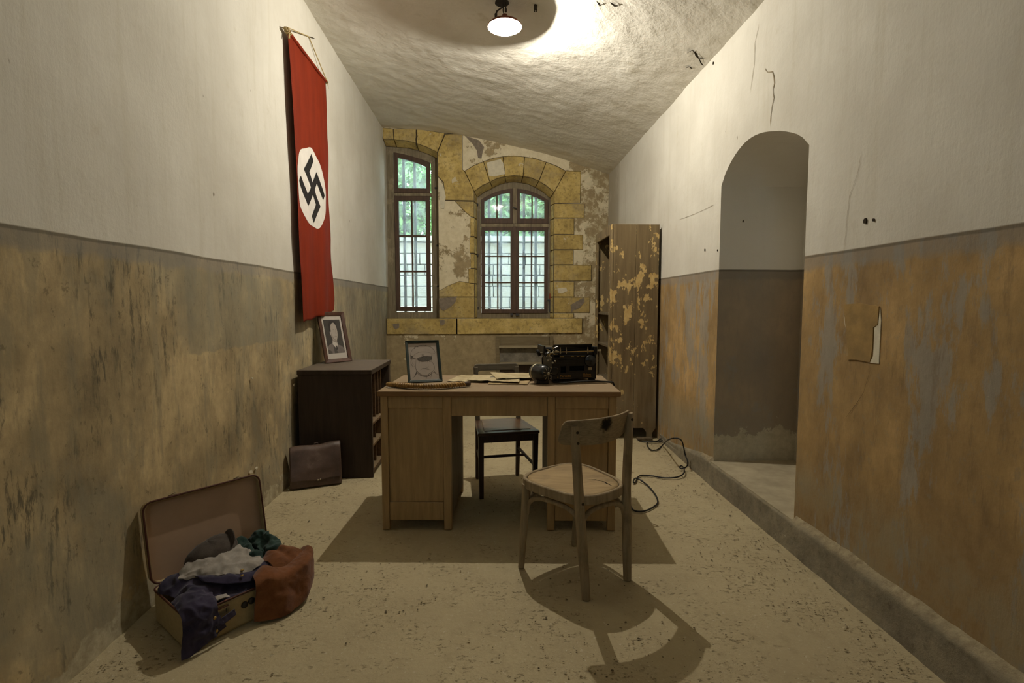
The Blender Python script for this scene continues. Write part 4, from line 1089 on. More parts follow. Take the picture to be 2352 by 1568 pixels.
def line(pts, wd=0.0011, mat=None):
    """ink stroke; coordinates 0..1 inside the sheet"""
    fine = []
    for i in range(len(pts)-1):
        p0 = pts[max(i-1, 0)]; p1 = pts[i]; p2 = pts[i+1]; p3 = pts[min(i+2, len(pts)-1)]
        for k in range(5):
            s = k/5
            fine.append(tuple(0.5*((2*p1[j]) + (-p0[j]+p2[j])*s + (2*p0[j]-5*p1[j]+4*p2[j]-p3[j])*s*s + (-p0[j]+3*p1[j]-3*p2[j]+p3[j])*s**3) for j in (0, 1)))
    fine.append(pts[-1])
    xy = [Vector((0.017 + a*0.174, 0.017 + b*0.234)) for a, b in fine]
    L = []; R = []
    for i, p in enumerate(xy):
        d = (xy[min(i+1, len(xy)-1)] - xy[max(i-1, 0)]); d = d.normalized() if d.length > 0 else Vector((1, 0))
        s = Vector((-d.y, d.x))*wd*0.5*(0.5 + 0.8*math.sin(math.pi*i/(len(xy)-1)))
        L.append(P(p.x+s.x, p.y+s.y, 0.0050)); R.append(P(p.x-s.x, p.y-s.y, 0.0050))
    k = len(L)
    MB().add(L+R, [(i, i+1, k+i+1, k+i) for i in range(k-1)]).build('ink_stroke', mat or M_INK, dr)
def blob(pts, mat): MB().add([P(0.017 + a*0.174, 0.017 + b*0.234, 0.0049) for a, b in pts], [tuple(range(len(pts)))]).build('ink_tone', mat, dr)
line([(0.06,0.60),(0.07,0.72),(0.16,0.84),(0.32,0.92),(0.55,0.94),(0.76,0.90),(0.88,0.82),(0.93,0.72),(0.84,0.70)], 0.0014)
line([(0.10,0.60),(0.22,0.70),(0.40,0.755),(0.60,0.755),(0.82,0.71)], 0.0010)
line([(0.82,0.72),(0.80,0.62),(0.80,0.55)], 0.0012)
blob([(0.05,0.57),(0.06,0.69),(0.10,0.66),(0.15,0.64),(0.11,0.60),(0.08,0.585)], M_INKG)
blob([(0.27,0.57),(0.36,0.60),(0.50,0.625),(0.66,0.63),(0.80,0.615),(0.81,0.545),(0.70,0.52),(0.55,0.505),(0.40,0.51),(0.33,0.535)], M_INKG)
line([(0.26,0.575),(0.40,0.615),(0.62,0.64),(0.81,0.62)], 0.0022); line([(0.27,0.57),(0.38,0.51),(0.56,0.50),(0.80,0.54)], 0.0022)
line([(0.08,0.585),(0.18,0.585),(0.26,0.565)], 0.0020)
line([(0.24,0.55),(0.22,0.45),(0.20,0.36),(0.22,0.28),(0.30,0.19),(0.42,0.13),(0.55,0.11),(0.68,0.17),(0.82,0.24),(0.86,0.32),(0.83,0.42),(0.78,0.50),(0.79,0.55)], 0.0016)
line([(0.16,0.58),(0.08,0.54),(0.06,0.46),(0.10,0.38),(0.16,0.36),(0.19,0.40)], 0.0012); line([(0.13,0.50),(0.11,0.45),(0.15,0.41)], 0.0009)
line([(0.36,0.265),(0.44,0.305),(0.56,0.30),(0.70,0.275)], 0.0012); line([(0.52,0.305),(0.66,0.275)], 0.0030)
line([(0.56,0.37),(0.58,0.335),(0.63,0.335),(0.66,0.36)], 0.0010)
line([(0.23,0.24),(0.20,0.17),(0.13,0.09)], 0.0035); line([(0.22,0.21),(0.36,0.12),(0.55,0.085),(0.66,0.12),(0.74,0.16),(0.85,0.205)], 0.0024)
line([(0.85,0.21),(0.88,0.15)], 0.003); line([(0.55,0.085),(0.54,0.02)], 0.0014); line([(0.74,0.16),(0.70,0.05)], 0.0012); line([(0.13,0.09),(0.04,0.05)], 0.001); line([(0.88,0.15),(0.98,0.13)], 0.001)
for a in (0.34, 0.40, 0.46, 0.62, 0.70, 0.75): line([(a, 0.505), (a+0.01, 0.47)], 0.0012)
for a, b in ((0.22,0.86),(0.34,0.905),(0.45,0.93),(0.62,0.925)): blob([(a-0.012,b-0.01),(a+0.014,b-0.006),(a+0.012,b+0.012),(a-0.01,b+0.008)], M_INK)
line([(0.25,0.94),(0.22,0.85)], 0.0009); line([(0.45,0.70),(0.47,0.67),(0.44,0.655)], 0.0014); line([(0.50,0.695),(0.525,0.67),(0.50,0.655)], 0.0014)

# ------------------------------------------------------------------ papers on the desk
def paper_mat(name, lo_, hi_):
    t = NT(name, 0.85, 0.15)
    c = t.ramp(t.noise(9, 5, 0.6), (0.3, lo_), (0.7, hi_))
    pr_ = t.mul(t.step(t.noise(1, 2, 0.5, t.map((30, 300, 1))), 0.5, 0.55), t.step(t.noise(16, 2), 0.42, 0.5))
    c = t.mix(t.mul(pr_, 0.3), c, '#6e6250')
    t.color(c); return t.m
M_NEWS = paper_mat('yellowed_newsprint', '#9c8b68', '#c6b590'); M_NEWS2 = paper_mat('browned_newsprint', '#8b754f', '#af9872')
M_GREYPRINT = simple('grey_print', '#756d5e', 0.8, 0.1, var=0.3, scale=60, bump=0)
def sheet(name, label, quad, z, mat, lift=0.012, seed=0, group=None, nu=26, nv=18, layers=1):
    a, b, c, d = [Vector((x, y, 0)) for x, y in quad]      # near-left, near-right, far-right, far-left
    def f(u, v):
        jag = 0.022*fbm(u*3+seed, v*3, 1, 3, 3)
        p = (a.lerp(b, u)).lerp(d.lerp(c, u), v)
        e = min(u, 1-u, v, 1-v)
        if e < 0.045: p = p + Vector((jag, jag*0.8 if v < 0.5 else -jag, 0))
        h = lift*(0.5 + 0.5*fbm(p.x+seed, p.y, seed, 7, 3)) + lift*0.8*max(0, 0.15-u)/0.15*(0.5+0.5*math.sin(seed)) + lift*0.7*max(0, 0.12-v)/0.12*max(0, nz(u*4, seed, 2, 1))
        return Vector((p.x, p.y, z + max(0.0005, h)))
    o = MB().grid(f, nu, nv).build(name, mat, None, True, solid=0.0007*layers)
    return tag(o, label, 'paper', group), f
sheet('newspaper', 'browned folded newspaper at the bottom of the pile on the desk', [(-0.03,2.985),(0.20,2.965),(0.24,3.20),(-0.02,3.24)], 0.781, M_NEWS2, 0.004, 3, layers=4)
sheet('newspaper', 'yellowed newspaper sheet beside the framed drawing', [(-0.285,3.10),(-0.06,3.06),(-0.03,3.33),(-0.21,3.36)], 0.7815, M_NEWS, 0.006, 8)
o, f = sheet('newspaper', 'yellowed newspaper with grey printed picture on top of the pile', [(-0.16,3.07),(0.15,2.985),(0.17,3.23),(-0.13,3.30)], 0.789, M_NEWS, 0.013, 5)
MB().grid(lambda u, v: f(lin(0.40, 0.78, u), lin(0.52 + 0.1*math.sin(u*5), 0.88, v)) + Vector((0, 0, 0.0012)), 12, 8).build('printed_picture', M_GREYPRINT, o, True)
sheet('newspaper', 'yellowed newspaper sheet sticking out toward the typewriter', [(0.02,3.08),(0.25,3.12),(0.26,3.34),(-0.02,3.37)], 0.795, M_NEWS, 0.010, 11)
sheet('paper_strip', 'white paper strip under the braided strap', [(-0.60,2.875),(-0.20,2.875),(-0.19,2.905),(-0.60,2.915)], 0.7806, M_PAPER1, 0.0015, 2, nu=20, nv=3)

# ------------------------------------------------------------------ braided strap
t = NT('braided_leather', 0.45, 0.4); a = t.noise(40, 4); t.color(t.ramp(a, (0.3, '#6b4d20'), (0.7, '#a27c3c'))); M_BRAID = t.m
br = thing('braided_strap', 'thick braided brown leather strap lying along the front of the desk', 'strap', (-0.38, 2.86, 0.78))
def bpath(s):
    return Vector((lin(-0.595, -0.150, s), 2.925 - 0.10*math.sin(math.pi*min(1, s*0.97)) , 0.7975))
for k in range(3):
    pts = []
    for i in range(181):
        s = 0.10 + 0.86*i/180; th = 2*math.pi*11*s + 2*math.pi*k/3
        c0 = bpath(s); d = (bpath(s+0.001) - c0).normalized(); sd = Vector((-d.y, d.x, 0))
        pts.append(c0 + sd*0.0105*math.sin(th) + Vector((0, 0, 0.006*math.sin(2*th) + 0.001)))
    MB().tube(pts, 0.0085, 8).build('strand', M_BRAID, br, True)
MB().tube([bpath(s) + Vector((0, 0, -0.002)) for s in (-0.03, 0.0, 0.04, 0.08, 0.12)], [0.010, 0.013, 0.0135, 0.0135, 0.012], 12, flat=1.3).build('end_loop', M_BRAID, br, True)
MB().tube([bpath(0.94), bpath(0.985), bpath(1.03)], [0.0135, 0.0145, 0.0135], 12).build('end_cap', simple('dark_leather_cap', '#3d2817', 0.5, 0.4), br, True)

# ------------------------------------------------------------------ typewriter
TROT = math.radians(9)
tw = thing('typewriter', 'black electric typewriter with gold lettering seen from behind on the desk', 'typewriter', (0.468, 3.135, 0.78), TROT)
TM = Matrix.LocRotScale(tw.location, tw.rotation_euler, (1,1,1))
M_TBLK = simple('black_enamel', '#171614', 0.32, 0.45, var=0.3, scale=40, bump=0.05)
M_TDARK = simple('dark_recess', '#0b0a09', 0.8, 0.1, bump=0)
M_TMET = simple('dull_nickel', '#a2977c', 0.4, 0.5, 0.4)
M_TRUB = simple('black_rubber', '#1d1b19', 0.7, 0.2)
M_GOLD = simple('gold_transfer', '#b98a3e', 0.5, 0.4, var=0.2, scale=200, bump=0)
M_BRASS = simple('aged_brass', '#a08448', 0.4, 0.5, 0.5)
def tc_(cx, cy):        # measured position on the typewriter's rear face -> local x, z
    px = 1210 + cx/12.06; py = 770 + cy/12.06
    return ((px-1319)*3.03/1176, 1.25 - (py-699)*3.03/1176 - 0.78)
def T3(x, y, z): return TM @ Vector((x, y, z))
def tb(name, mat, x0, x1, y0, y1, z0, z1, bevel=0.003, parent=None): return MB().box(x0, x1, y0, y1, z0, z1, TM).build(name, mat, parent or tw, bevel=bevel)
xl, _ = tc_(690, 0); xr, _ = tc_(1955, 0)
zt = tc_(0, 560)[1]; zb = tc_(0, 1225)[1]; YT = -0.10
body = tb('body', M_TDARK, xl+0.006, xr-0.006, YT+0.012, 0.12, zb+0.006, zt-0.004)
# rear plate with openings
def rp(cx, cy): x, z = tc_(cx, cy); return (x, z)
def plate_ring(o_, i_, name):
    MB().ring([T3(x, YT, z) for x, z in o_], [T3(x, YT, z) for x, z in i_], TM.to_3x3() @ Vector((0, 0.008, 0))).build(name, M_TBLK, tw, bevel=0.001)
def rr(cx0, cx1, cy0, cy1): return [rp(cx0, cy1), rp(cx1, cy1), rp(cx1, cy0), rp(cx0, cy0)]
def rrr(cx0, cx1, cy0, cy1, r): return [rp(cx0+r, cy1), rp(cx1-r, cy1), rp(cx1, cy1-r), rp(cx1, cy0+r), rp(cx1-r, cy0), rp(cx0+r, cy0), rp(cx0, cy0+r), rp(cx0, cy1-r)]
def oct_(cx0, cx1, cy0, cy1): return [rp(cx0, cy1), rp(cx1, cy1), rp(cx1, cy1), rp(cx1, cy0), rp(cx1, cy0), rp(cx0, cy0), rp(cx0, cy0), rp(cx0, cy1)]
def plate(cx0, cx1, cy0, cy1):
    a, b, c, d = rr(cx0, cx1, cy0, cy1)
    tb('rear_plate', M_TBLK, a[0], b[0], YT, YT+0.008, a[1], c[1], 0.001)
plate(690, 1955, 1060, 1225)                    # bottom strip
plate_ring(rr(890, 1110, 800, 1060), rr(925, 1068, 868, 1046), 'rear_plate')
plate_ring(rr(1110, 1700, 800, 1060), rr(1185, 1615, 865, 1000), 'rear_plate')
plate(690, 890, 800, 1060); plate(1700, 1955, 620, 1060); plate(690, 1700, 690, 800)
tb('side_frame', M_TBLK, xr-0.008, xr+0.004, YT, 0.13, zb-0.005, zt+0.01)
tb('side_frame', M_TBLK, xl-0.004, xl+0.008, YT, 0.13, zb-0.005, zt)
tb('top_deck', M_TBLK, xl+0.01, xr-0.01, YT+0.004, 0.10, zt-0.03, zt-0.012)
tb('keyboard_base', M_TBLK, xl, xr, 0.12, 0.24, zb, zb+0.05)
for r_ in range(4):
    for k in range(10):
        MB().lathe([(0.0075, 0), (0.0075, 0.006)], TM @ Matrix.Translation((xl+0.025+k*0.025+r_*0.004, 0.145+r_*0.024, zb+0.085-r_*0.012)), 10).tube([T3(xl+0.025+k*0.025+r_*0.004, 0.145+r_*0.024, zb+0.04), T3(xl+0.025+k*0.025+r_*0.004, 0.145+r_*0.024, zb+0.086-r_*0.012)], 0.0015, 5).build('key', M_TRUB, tw)
for cx in (820, 1880):
    x, _ = tc_(cx, 0)
    for yy in (YT+0.025, 0.20): tb('foot', M_TRUB, x-0.017, x+0.017, yy-0.017, yy+0.017, 0.0, zb+0.004, 0.003)
# motor
mx, mz = tc_(430, 1030)
ax = Vector((0.50, -0.86, 0.0)).normalized()
rotm = ax.to_track_quat('Z', 'Y').to_matrix().to_4x4()
MM = TM @ Matrix.Translation((mx-0.012, YT-0.005, mz)) @ rotm
mo = MB().lathe([(0.02, -0.075), (0.040, -0.07), (0.048, -0.055), (0.049, -0.02), (0.049, 0.02), (0.046, 0.035), (0.036, 0.048), (0.022, 0.053)], MM, 32).build('motor', M_TBLK, tw, True)
MB().lathe([(0.0495, -0.004), (0.0505, -0.002), (0.0505, 0.004), (0.0495, 0.006)], MM @ Matrix.Translation((0, 0, -0.045)), 32, False).build('motor_band', M_TMET, mo, True)
MB().lathe([(0.010, 0.05), (0.010, 0.058), (0.006, 0.061)], MM, 14).build('motor_cap', M_TMET, mo, True)
for k in range(9):
    a = 2*math.pi*k/9
    MB().tube([MM @ Vector((0.018*math.cos(a), 0.018*math.sin(a), 0.0535)), MM @ Vector((0.036*math.cos(a), 0.036*math.sin(a), 0.049))], 0.0018, 6).build('motor_vent', M_TMET, mo)
tb('motor_bracket', M_TBLK, mx-0.045, mx+0.03, YT-0.01, YT+0.05, 0.0, mz-0.035)
# carriage
zr = tc_(0, 470)[1]
x0, x1 = tc_(480, 0)[0], tc_(1990, 0)[0]
MB().tube([T3(x0, -0.01, zr+0.006), T3(x1, -0.01, zr+0.006)], 0.019, 20).build('platen', M_TRUB, tw, True)
MB().tube([T3(tc_(750, 0)[0], YT+0.012, zr), T3(tc_(1905, 0)[0], YT+0.012, zr+0.002)], 0.0028, 8).build('rail', M_BRASS, tw)
tb('carriage_bed', M_TBLK, x0, x1, YT+0.016, 0.05, zr-0.028, zr-0.006)
zp0, zp1 = tc_(0, 420)[1], tc_(0, 262)[1]
MB().prism([T3(tc_(680, 0)[0], YT+0.045, zp0), T3(tc_(1890, 0)[0], YT+0.045, zp0), T3(tc_(1885, 0)[0], YT+0.025, zp1), T3(tc_(750, 0)[0], YT+0.025, zp1-0.001), T3(tc_(700, 0)[0], YT+0.03, zp0+0.006)],
           [T3(tc_(680, 0)[0], YT+0.049, zp0), T3(tc_(1890, 0)[0], YT+0.049, zp0), T3(tc_(1885, 0)[0], YT+0.029, zp1), T3(tc_(750, 0)[0], YT+0.029, zp1-0.001), T3(tc_(700, 0)[0], YT+0.034, zp0+0.006)]).build('paper_table', M_TBLK, tw, bevel=0.001)
for cx in (925, 1097, 1730):
    x = tc_(cx, 0)[0]
    MB().tube([T3(x, YT+0.010, tc_(0, 520)[1]), T3(x, YT+0.010, tc_(0, 400)[1])], 0.0038, 8).tube([T3(x, YT+0.010, tc_(0, 400)[1]), T3(x, YT+0.010, tc_(0, 345)[1])], 0.0022, 8).build('margin_stop', M_TMET, tw)
kx, kz = tc_(315, 490)
MB().lathe([(0.006, -0.008), (0.020, -0.008), (0.0215, -0.004), (0.0215, 0.004), (0.019, 0.008), (0.008, 0.009)], TM @ Matrix.Translation((kx, YT+0.03, kz)) @ Matrix.Rotation(math.radians(65), 4, 'Y'), 24).build('platen_knob', M_TRUB, tw, True)
MB().tube([T3(kx, YT+0.03, kz), T3(x0, YT+0.03, kz)], 0.004, 8).build('spindle', M_TMET, tw)
MB().tube([T3(x1-0.01, YT+0.03, zr+0.002), T3(tc_(2160, 0)[0], YT+0.03, zr+0.004)], 0.005, 8).build('spindle', M_TMET, tw)
gx0, gx1 = tc_(430, 0)[0], tc_(760, 0)[0]
tb('carriage_end', M_TBLK, gx0, gx0+0.012, YT, 0.05, tc_(0, 560)[1], tc_(0, 290)[1]); tb('carriage_end', M_TBLK, tc_(1900, 0)[0], tc_(1900, 0)[0]+0.022, YT, 0.05, tc_(0, 560)[1], tc_(0, 330)[1])
# small linkage: springs, levers and screws on the left of the carriage
for k in range(22):
    x = lin(gx0+0.012, gx1, random.random()); z = lin(tc_(0, 620)[1], tc_(0, 330)[1], random.random())
    MB().tube([T3(x, YT+0.004, z), T3(x+random.uniform(0.008, 0.03), YT+random.uniform(-0.004, 0.01), z+random.uniform(-0.012, 0.012))], 0.0022, 6).build('lever', random.choice((M_TMET, M_TBLK, M_BRASS)), tw)
for cx, cy in ((620, 670), (690, 760), (560, 700), (760, 720), (640, 900)):
    x, z = tc_(cx, cy)
    MB().lathe([(0.006, 0), (0.006, 0.006), (0.003, 0.009)], TM @ Matrix.Translation((x, YT+0.002, z)) @ Matrix.Rotation(math.pi/2, 4, 'X'), 12).build('screw_head', M_TMET, tw, True)
MB().tube([T3(tc_(410, 0)[0], YT+0.01, tc_(0, 800)[1]), T3(tc_(405, 0)[0], YT+0.01, tc_(0, 620)[1]), T3(tc_(440, 0)[0], YT+0.01, tc_(0, 570)[1])], 0.004, 8).build('cable_guide', M_TBLK, tw, True)
tb('bell_crank', M_TBLK, tc_(850, 0)[0], tc_(1640, 0)[0], YT+0.002, YT+0.012, tc_(0, 690)[1], tc_(0, 640)[1], 0.002)
for c0, c1 in ((1215, 1310), (1390, 1465), (1510, 1630), (900, 1020)):
    tb('brass_strip', M_BRASS, tc_(c0, 0)[0], tc_(c1, 0)[0], YT-0.001, YT+0.006, tc_(0, 603)[1], tc_(0, 588)[1], 0.001)
tb('strip_bar', M_TBLK, tc_(890, 0)[0], tc_(1690, 0)[0], YT+0.001, YT+0.01, tc_(0, 625)[1], tc_(0, 560)[1], 0.002)
sx, sz = tc_(1780, 730)
MB().lathe([(0.034, 0), (0.034, 0.010), (0.030, 0.013), (0.012, 0.014), (0.010, 0.020), (0.004, 0.021)], TM @ Matrix.Translation((sx, YT+0.002, sz)) @ Matrix.Rotation(math.pi/2, 4, 'X'), 28).build('spool_cover', M_TBLK, tw, True)
x, z = tc_(690, 1060)
MB().lathe([(0.026, 0), (0.026, 0.006), (0.022, 0.008)], TM @ Matrix.Translation((tc_(745, 0)[0], YT+0.004, tc_(0, 1000)[1])) @ Matrix.Rotation(math.pi/2, 4, 'X'), 28).build('gear_cover', M_TBLK, tw, True)
for cx, cy in ((830, 930), (830, 1170)):
    x, z = tc_(cx, cy)
    MB().lathe([(0.003, 0), (0.003, 0.011)], TM @ Matrix.Translation((x, YT+0.002, z)) @ Matrix.Rotation(math.pi/2, 4, 'X'), 8).build('screw_head', M_BRASS, tw)
a, b = tc_(1735, 985), tc_(1840, 905)
tb('paper_tag', M_NEWS, a[0], b[0], YT-0.001, YT, a[1], b[1], 0)
def lettering(txt, cx0, cx1, cyb, h):
    x0, zb_ = tc_(cx0, cyb); x1 = tc_(cx1, cyb)[0]
    cu = bpy.data.curves.new('lettering', 'FONT'); cu.body = txt; cu.size = 1.0; cu.extrude = 0.0
    tmp = bpy.data.objects.new('tmp_text', cu); COL.objects.link(tmp)
    dg = bpy.context.evaluated_depsgraph_get(); me = bpy.data.meshes.new_from_object(tmp.evaluated_get(dg))
    bpy.data.objects.remove(tmp)
    xs = [v.co.x for v in me.vertices]; ys = [v.co.y for v in me.vertices]
    kx_ = (x1-x0)/(max(xs)-min(xs)); ky_ = h/(max(ys)-min(ys))
    for v in me.vertices:
        v.co = T3(x0 + (v.co.x-min(xs))*kx_, YT-0.0012, zb_ + (v.co.y-min(ys))*ky_)
    me.materials.clear(); me.materials.append(M_GOLD)
    o = bpy.data.objects.new('lettering', me); COL.objects.link(o); o.parent = tw; o.matrix_parent_inverse = wm(tw).inverted()
    return o
lettering('Mercedes', 910, 1230, 1170, 0.0135); lettering('Elektra', 1590, 1815, 1145, 0.0135)
tb('gold_line', M_GOLD, tc_(905, 0)[0], tc_(1240, 0)[0], YT-0.0012, YT, tc_(0, 1212)[1], tc_(0, 1206)[1], 0); tb('gold_line', M_GOLD, tc_(1580, 0)[0], tc_(1825, 0)[0], YT-0.0012, YT, tc_(0, 1185)[1], tc_(0, 1178)[1], 0)
# its cord over the desk and along the floor
M_CORD = simple('black_cord', '#191816', 0.5, 0.4, bump=0)
def smooth_path(pts, per=8):
    pts = [Vector(p) for p in pts]; out = []
    for i in range(len(pts)-1):
        p0 = pts[max(i-1, 0)]; p1 = pts[i]; p2 = pts[i+1]; p3 = pts[min(i+2, len(pts)-1)]
        for k in range(per):
            s = k/per
            out.append(0.5*((2*p1) + (-p0+p2)*s + (2*p0-5*p1+4*p2-p3)*s*s + (-p0+3*p1-3*p2+p3)*s**3))
    out.append(pts[-1]); return out
cd = [(0.36,3.00,0.79),(0.42,2.965,0.792),(0.50,2.985,0.795),(0.58,3.00,0.796),(0.64,3.02,0.790),(0.695,3.03,0.786),(0.722,3.03,0.775),(0.728,3.035,0.70),(0.735,3.04,0.30),(0.745,3.06,0.03),(0.79,3.10,0.007)]
def cz_(x, y, z=None, X=None):
    px, py = 1440 + x*200/1307, 960 + y*240/1568
    return on_x(px, py, X) if X is not None else on_z(px, py, 0.007 if z is None else z)
fl = [cz_(30,1290), cz_(100,1380), cz_(210,1400), cz_(330,1370), cz_(450,1290), cz_(455,1210), cz_(400,1110), cz_(300,1000), cz_(180,915,0.02), cz_(120,905,0.025), cz_(97,960,0.015), cz_(130,960,0.008), cz_(160,890), cz_(230,857), cz_(400,870), cz_(560,895), cz_(750,885,0.012), cz_(850,830,0.02), cz_(858,760,0.025),
      cz_(820,715,0.03), cz_(790,735,0.025), cz_(830,757,0.02), cz_(900,720,0.03), cz_(912,650,X=1.46), cz_(875,550,X=1.47), cz_(835,370,X=1.45), cz_(790,312,X=1.42), cz_(710,300,X=1.385), cz_(620,325,X=1.345), cz_(540,400,0.02), cz_(470,465), cz_(390,485), cz_(330,450), cz_(298,380), cz_(350,350,0.012), cz_(480,352,0.012), cz_(570,310,0.03), cz_(540,290,0.03), cz_(430,350,0.015), cz_(250,350,0.01), cz_(170,330,0.006)]
cord = tag(MB().tube(smooth_path(cd + fl, 6), 0.0052, 8).build('power_cord', M_CORD, None, True), 'black power cord from the typewriter curling over the floor to the cabinet', 'cord')

# ------------------------------------------------------------------ open suitcase
SA = math.radians(50.4)
SUx = Vector((math.cos(SA), math.sin(SA), 0)); SPx = Vector((math.sin(SA), -math.cos(SA), 0))
SH0 = Vector((-1.355, 2.005, 0))
SL, SDp, SHt = 0.465, 0.325, 0.13
def S(u, p, z): return SH0 + SUx*u + SPx*p + Vector((0, 0, z))
sc_ = thing('open_suitcase', 'old beige suitcase standing open against the left wall', 'suitcase', S(SL/2, SDp/2, 0), SA)
M_CASE = simple('beige_fibreboard', '#a08d66', 0.6, 0.3, var=0.12, scale=60, bump=0.15)
M_LINING = simple('pinkish_brown_lining', '#a88b72', 0.8, 0.15, var=0.08, scale=8, bump=0.05)
M_TRIM = simple('dark_red_brown_edge', '#4d2a1c', 0.6, 0.3)
M_NICKEL = simple('worn_nickel', '#a1947a', 0.35, 0.5, 0.7)
M_LEATHERD = simple('black_leather', '#241d18', 0.5, 0.4)
def rounded(u0, u1, v0, v1, r, n=6):
    out = []
    for cu, cv, a0 in ((u1-r, v1-r, 0), (u0+r, v1-r, 90), (u0+r, v0+r, 180), (u1-r, v0+r, 270)):
        for i in range(n+1):
            a = math.radians(a0 + 90*i/n); out.append((cu + r*math.cos(a), cv + r*math.sin(a)))
    return out
o_ = rounded(0, SL, 0, SDp, 0.035); i_ = rounded(0.006, SL-0.006, 0.006, SDp-0.006, 0.030)
MB().ring([S(u, p, 0.008) for u, p in o_], [S(u, p, 0.008) for u, p in i_], (0, 0, SHt-0.008)).build('shell', M_CASE, sc_, smooth='auto', bevel=0.002)
MB().prism([S(u, p, 0.0) for u, p in rounded(0.006, SL-0.006, 0.006, SDp-0.006, 0.03)], [S(u, p, 0.012) for u, p in i_]).build('bottom', M_CASE, sc_)
MB().tube([S(u, p, SHt) for u, p in o_], 0.004, 6, closed=True).build('rim_trim', M_TRIM, sc_, True)
beta = math.radians(11)
LD = Vector((0, 0, math.cos(beta))) - SPx*math.sin(beta); LN = SPx*math.cos(beta) + Vector((0, 0, math.sin(beta)))
def Ld(u, d, n=0.0): return S(u, 0.0, SHt+0.006) + LD*d + LN*n
lo_o = rounded(0, SL, 0.0, SDp, 0.035); lo_i = rounded(0.006, SL-0.006, 0.006, SDp-0.006, 0.03)
lid = MB().ring([Ld(u, d) for u, d in lo_o], [Ld(u, d) for u, d in lo_i], LN*-0.034).build('lid', M_CASE, sc_, smooth='auto')
MB().prism([Ld(u, d, -0.030) for u, d in lo_o], [Ld(u, d, -0.036) for u, d in lo_o]).build('lid_board', M_CASE, lid)
MB().prism([Ld(u, d, -0.026) for u, d in lo_i], [Ld(u, d, -0.0295) for u, d in lo_i]).build('lining', M_LINING, lid)
MB().tube([Ld(u, d) for u, d in lo_o], 0.004, 6, closed=True).build('lid_trim', M_TRIM, lid, True)
for u in (0.10, 0.36):
    MB().prism([Ld(u, SDp+0.001, -0.004), Ld(u+0.03, SDp+0.001, -0.004), Ld(u+0.03, SDp+0.001, -0.022), Ld(u, SDp+0.001, -0.022)], [Ld(u, SDp+0.005, -0.004), Ld(u+0.03, SDp+0.005, -0.004), Ld(u+0.03, SDp+0.005, -0.022), Ld(u, SDp+0.005, -0.022)]).tube([Ld(u-0.006, SDp+0.006, -0.006), Ld(u+0.02, SDp+0.012, -0.006)], 0.003, 6).build('hasp', M_NICKEL, lid)
def Sf(u, z, n=0.0): return S(u, SDp + n, z)
def fplate(u0, u1, z0, z1, t0, t1): return MB().prism([Sf(u0, z0, t1), Sf(u1, z0, t1), Sf(u1, z1, t1), Sf(u0, z1, t1)], [Sf(u0, z0, t0), Sf(u1, z0, t0), Sf(u1, z1, t0), Sf(u0, z1, t0)])
lock = fplate(0.105, 0.150, 0.080, 0.112, -0.001, 0.003).build('lock_plate', M_NICKEL, sc_, bevel=0.001)
MB().tube([Sf(0.098, 0.110, 0.004), Sf(0.145, 0.112, 0.004)], 0.003, 8).build('lock_bar', M_TRIM, lock)
fplate(0.137, 0.140, 0.086, 0.102, 0.002, 0.0036).build('lock_slot', M_LEATHERD, lock)
MB().tube([Sf(0.10, 0.124, 0.002), Sf(0.25, 0.124, 0.002)], 0.0025, 8).build('metal_strip', M_NICKEL, sc_)
for u in (0.205, 0.232):
    MB().lathe([(0.013, 0.0), (0.012, 0.006), (0.004, 0.009)], Matrix.Translation(Sf(u, 0.082 + (0.004 if u > 0.21 else 0), 0.0)) @ SPx.to_track_quat('Z', 'Y').to_matrix().to_4x4(), 16).build('handle_mount', M_LEATHERD, sc_, True)

# ------------------------------------------------------------------ clothes
def cr(p0, p1, p2, p3, s): return 0.5*((2*p1) + (-p0+p2)*s + (2*p0-5*p1+4*p2-p3)*s*s + (-p0+3*p1-3*p2+p3)*s**3)
def crow(row, u):
    n = len(row)-1; k = min(int(u*n), n-1); s = u*n-k
    return cr(row[max(k-1, 0)], row[k], row[k+1], row[min(k+2, n)], s)
def drape(name, ctrl, mat, parent=None, nu=60, nv=70, fold=0.008, fscale=9, seed=0.0, thick=0.004, fine=0.0):
    rows = [[S(*c) for c in r] for r in ctrl]
    def raw(u, v): return crow([crow(r, u) for r in rows], v)
    def f(u, v):
        p = raw(u, v); e = 0.01
        du = raw(min(1, u+e), v) - raw(max(0, u-e), v); dv = raw(u, min(1, v+e)) - raw(u, max(0, v-e))
        n = du.cross(dv)
        n = n.normalized() if n.length > 1e-9 else Vector((0, 0, 1))
        if n.z < 0 or (abs(n.z) < 0.2 and n.dot(SPx) < 0): n = -n
        w = fbm(p.x + seed, p.y, p.z, fscale, 2); w2 = nz(p.x, p.y + seed, p.z, fscale*2.3)
        ridge = (1 - abs(w)*3.2) + 0.35*(1 - abs(w2)*3)
        q = p + n*(fold*1.3*(ridge-0.6) + fold*1.2*nz(p.x+seed, p.y+1, p.z, fscale*0.6)) + n*fine*nz(p.x, p.y, p.z+seed, fscale*4)
        q.z = max(q.z, 0.004)
        return q
    return MB().grid(f, nu, nv).build(name, mat, parent, True, solid=thick), f
def cloth_mat(name, lo_, hi_, weave=260, rough=0.9, bump=0.15, patch=3):
    t = NT(name, rough, 0.1)
    a = t.noise(patch*6, 4, 0.6); w = t.noise(weave, 2, 0.5)
    c = t.ramp(a, (0.3, lo_), (0.7, hi_)); c = t.mix(t.mul(t.step(w, 0.45, 0.65), 0.3), c, hi_)
    t.color(c); t.bump(w, bump, 0.002); t.p.inputs['Sheen Weight'].default_value = 0.15
    return t.m
M_DENIM = cloth_mat('faded_navy_denim', '#232030', '#3d3648', 300)
M_SHIRT = cloth_mat('grey_striped_linen', '#857d73', '#a59d93', 300)
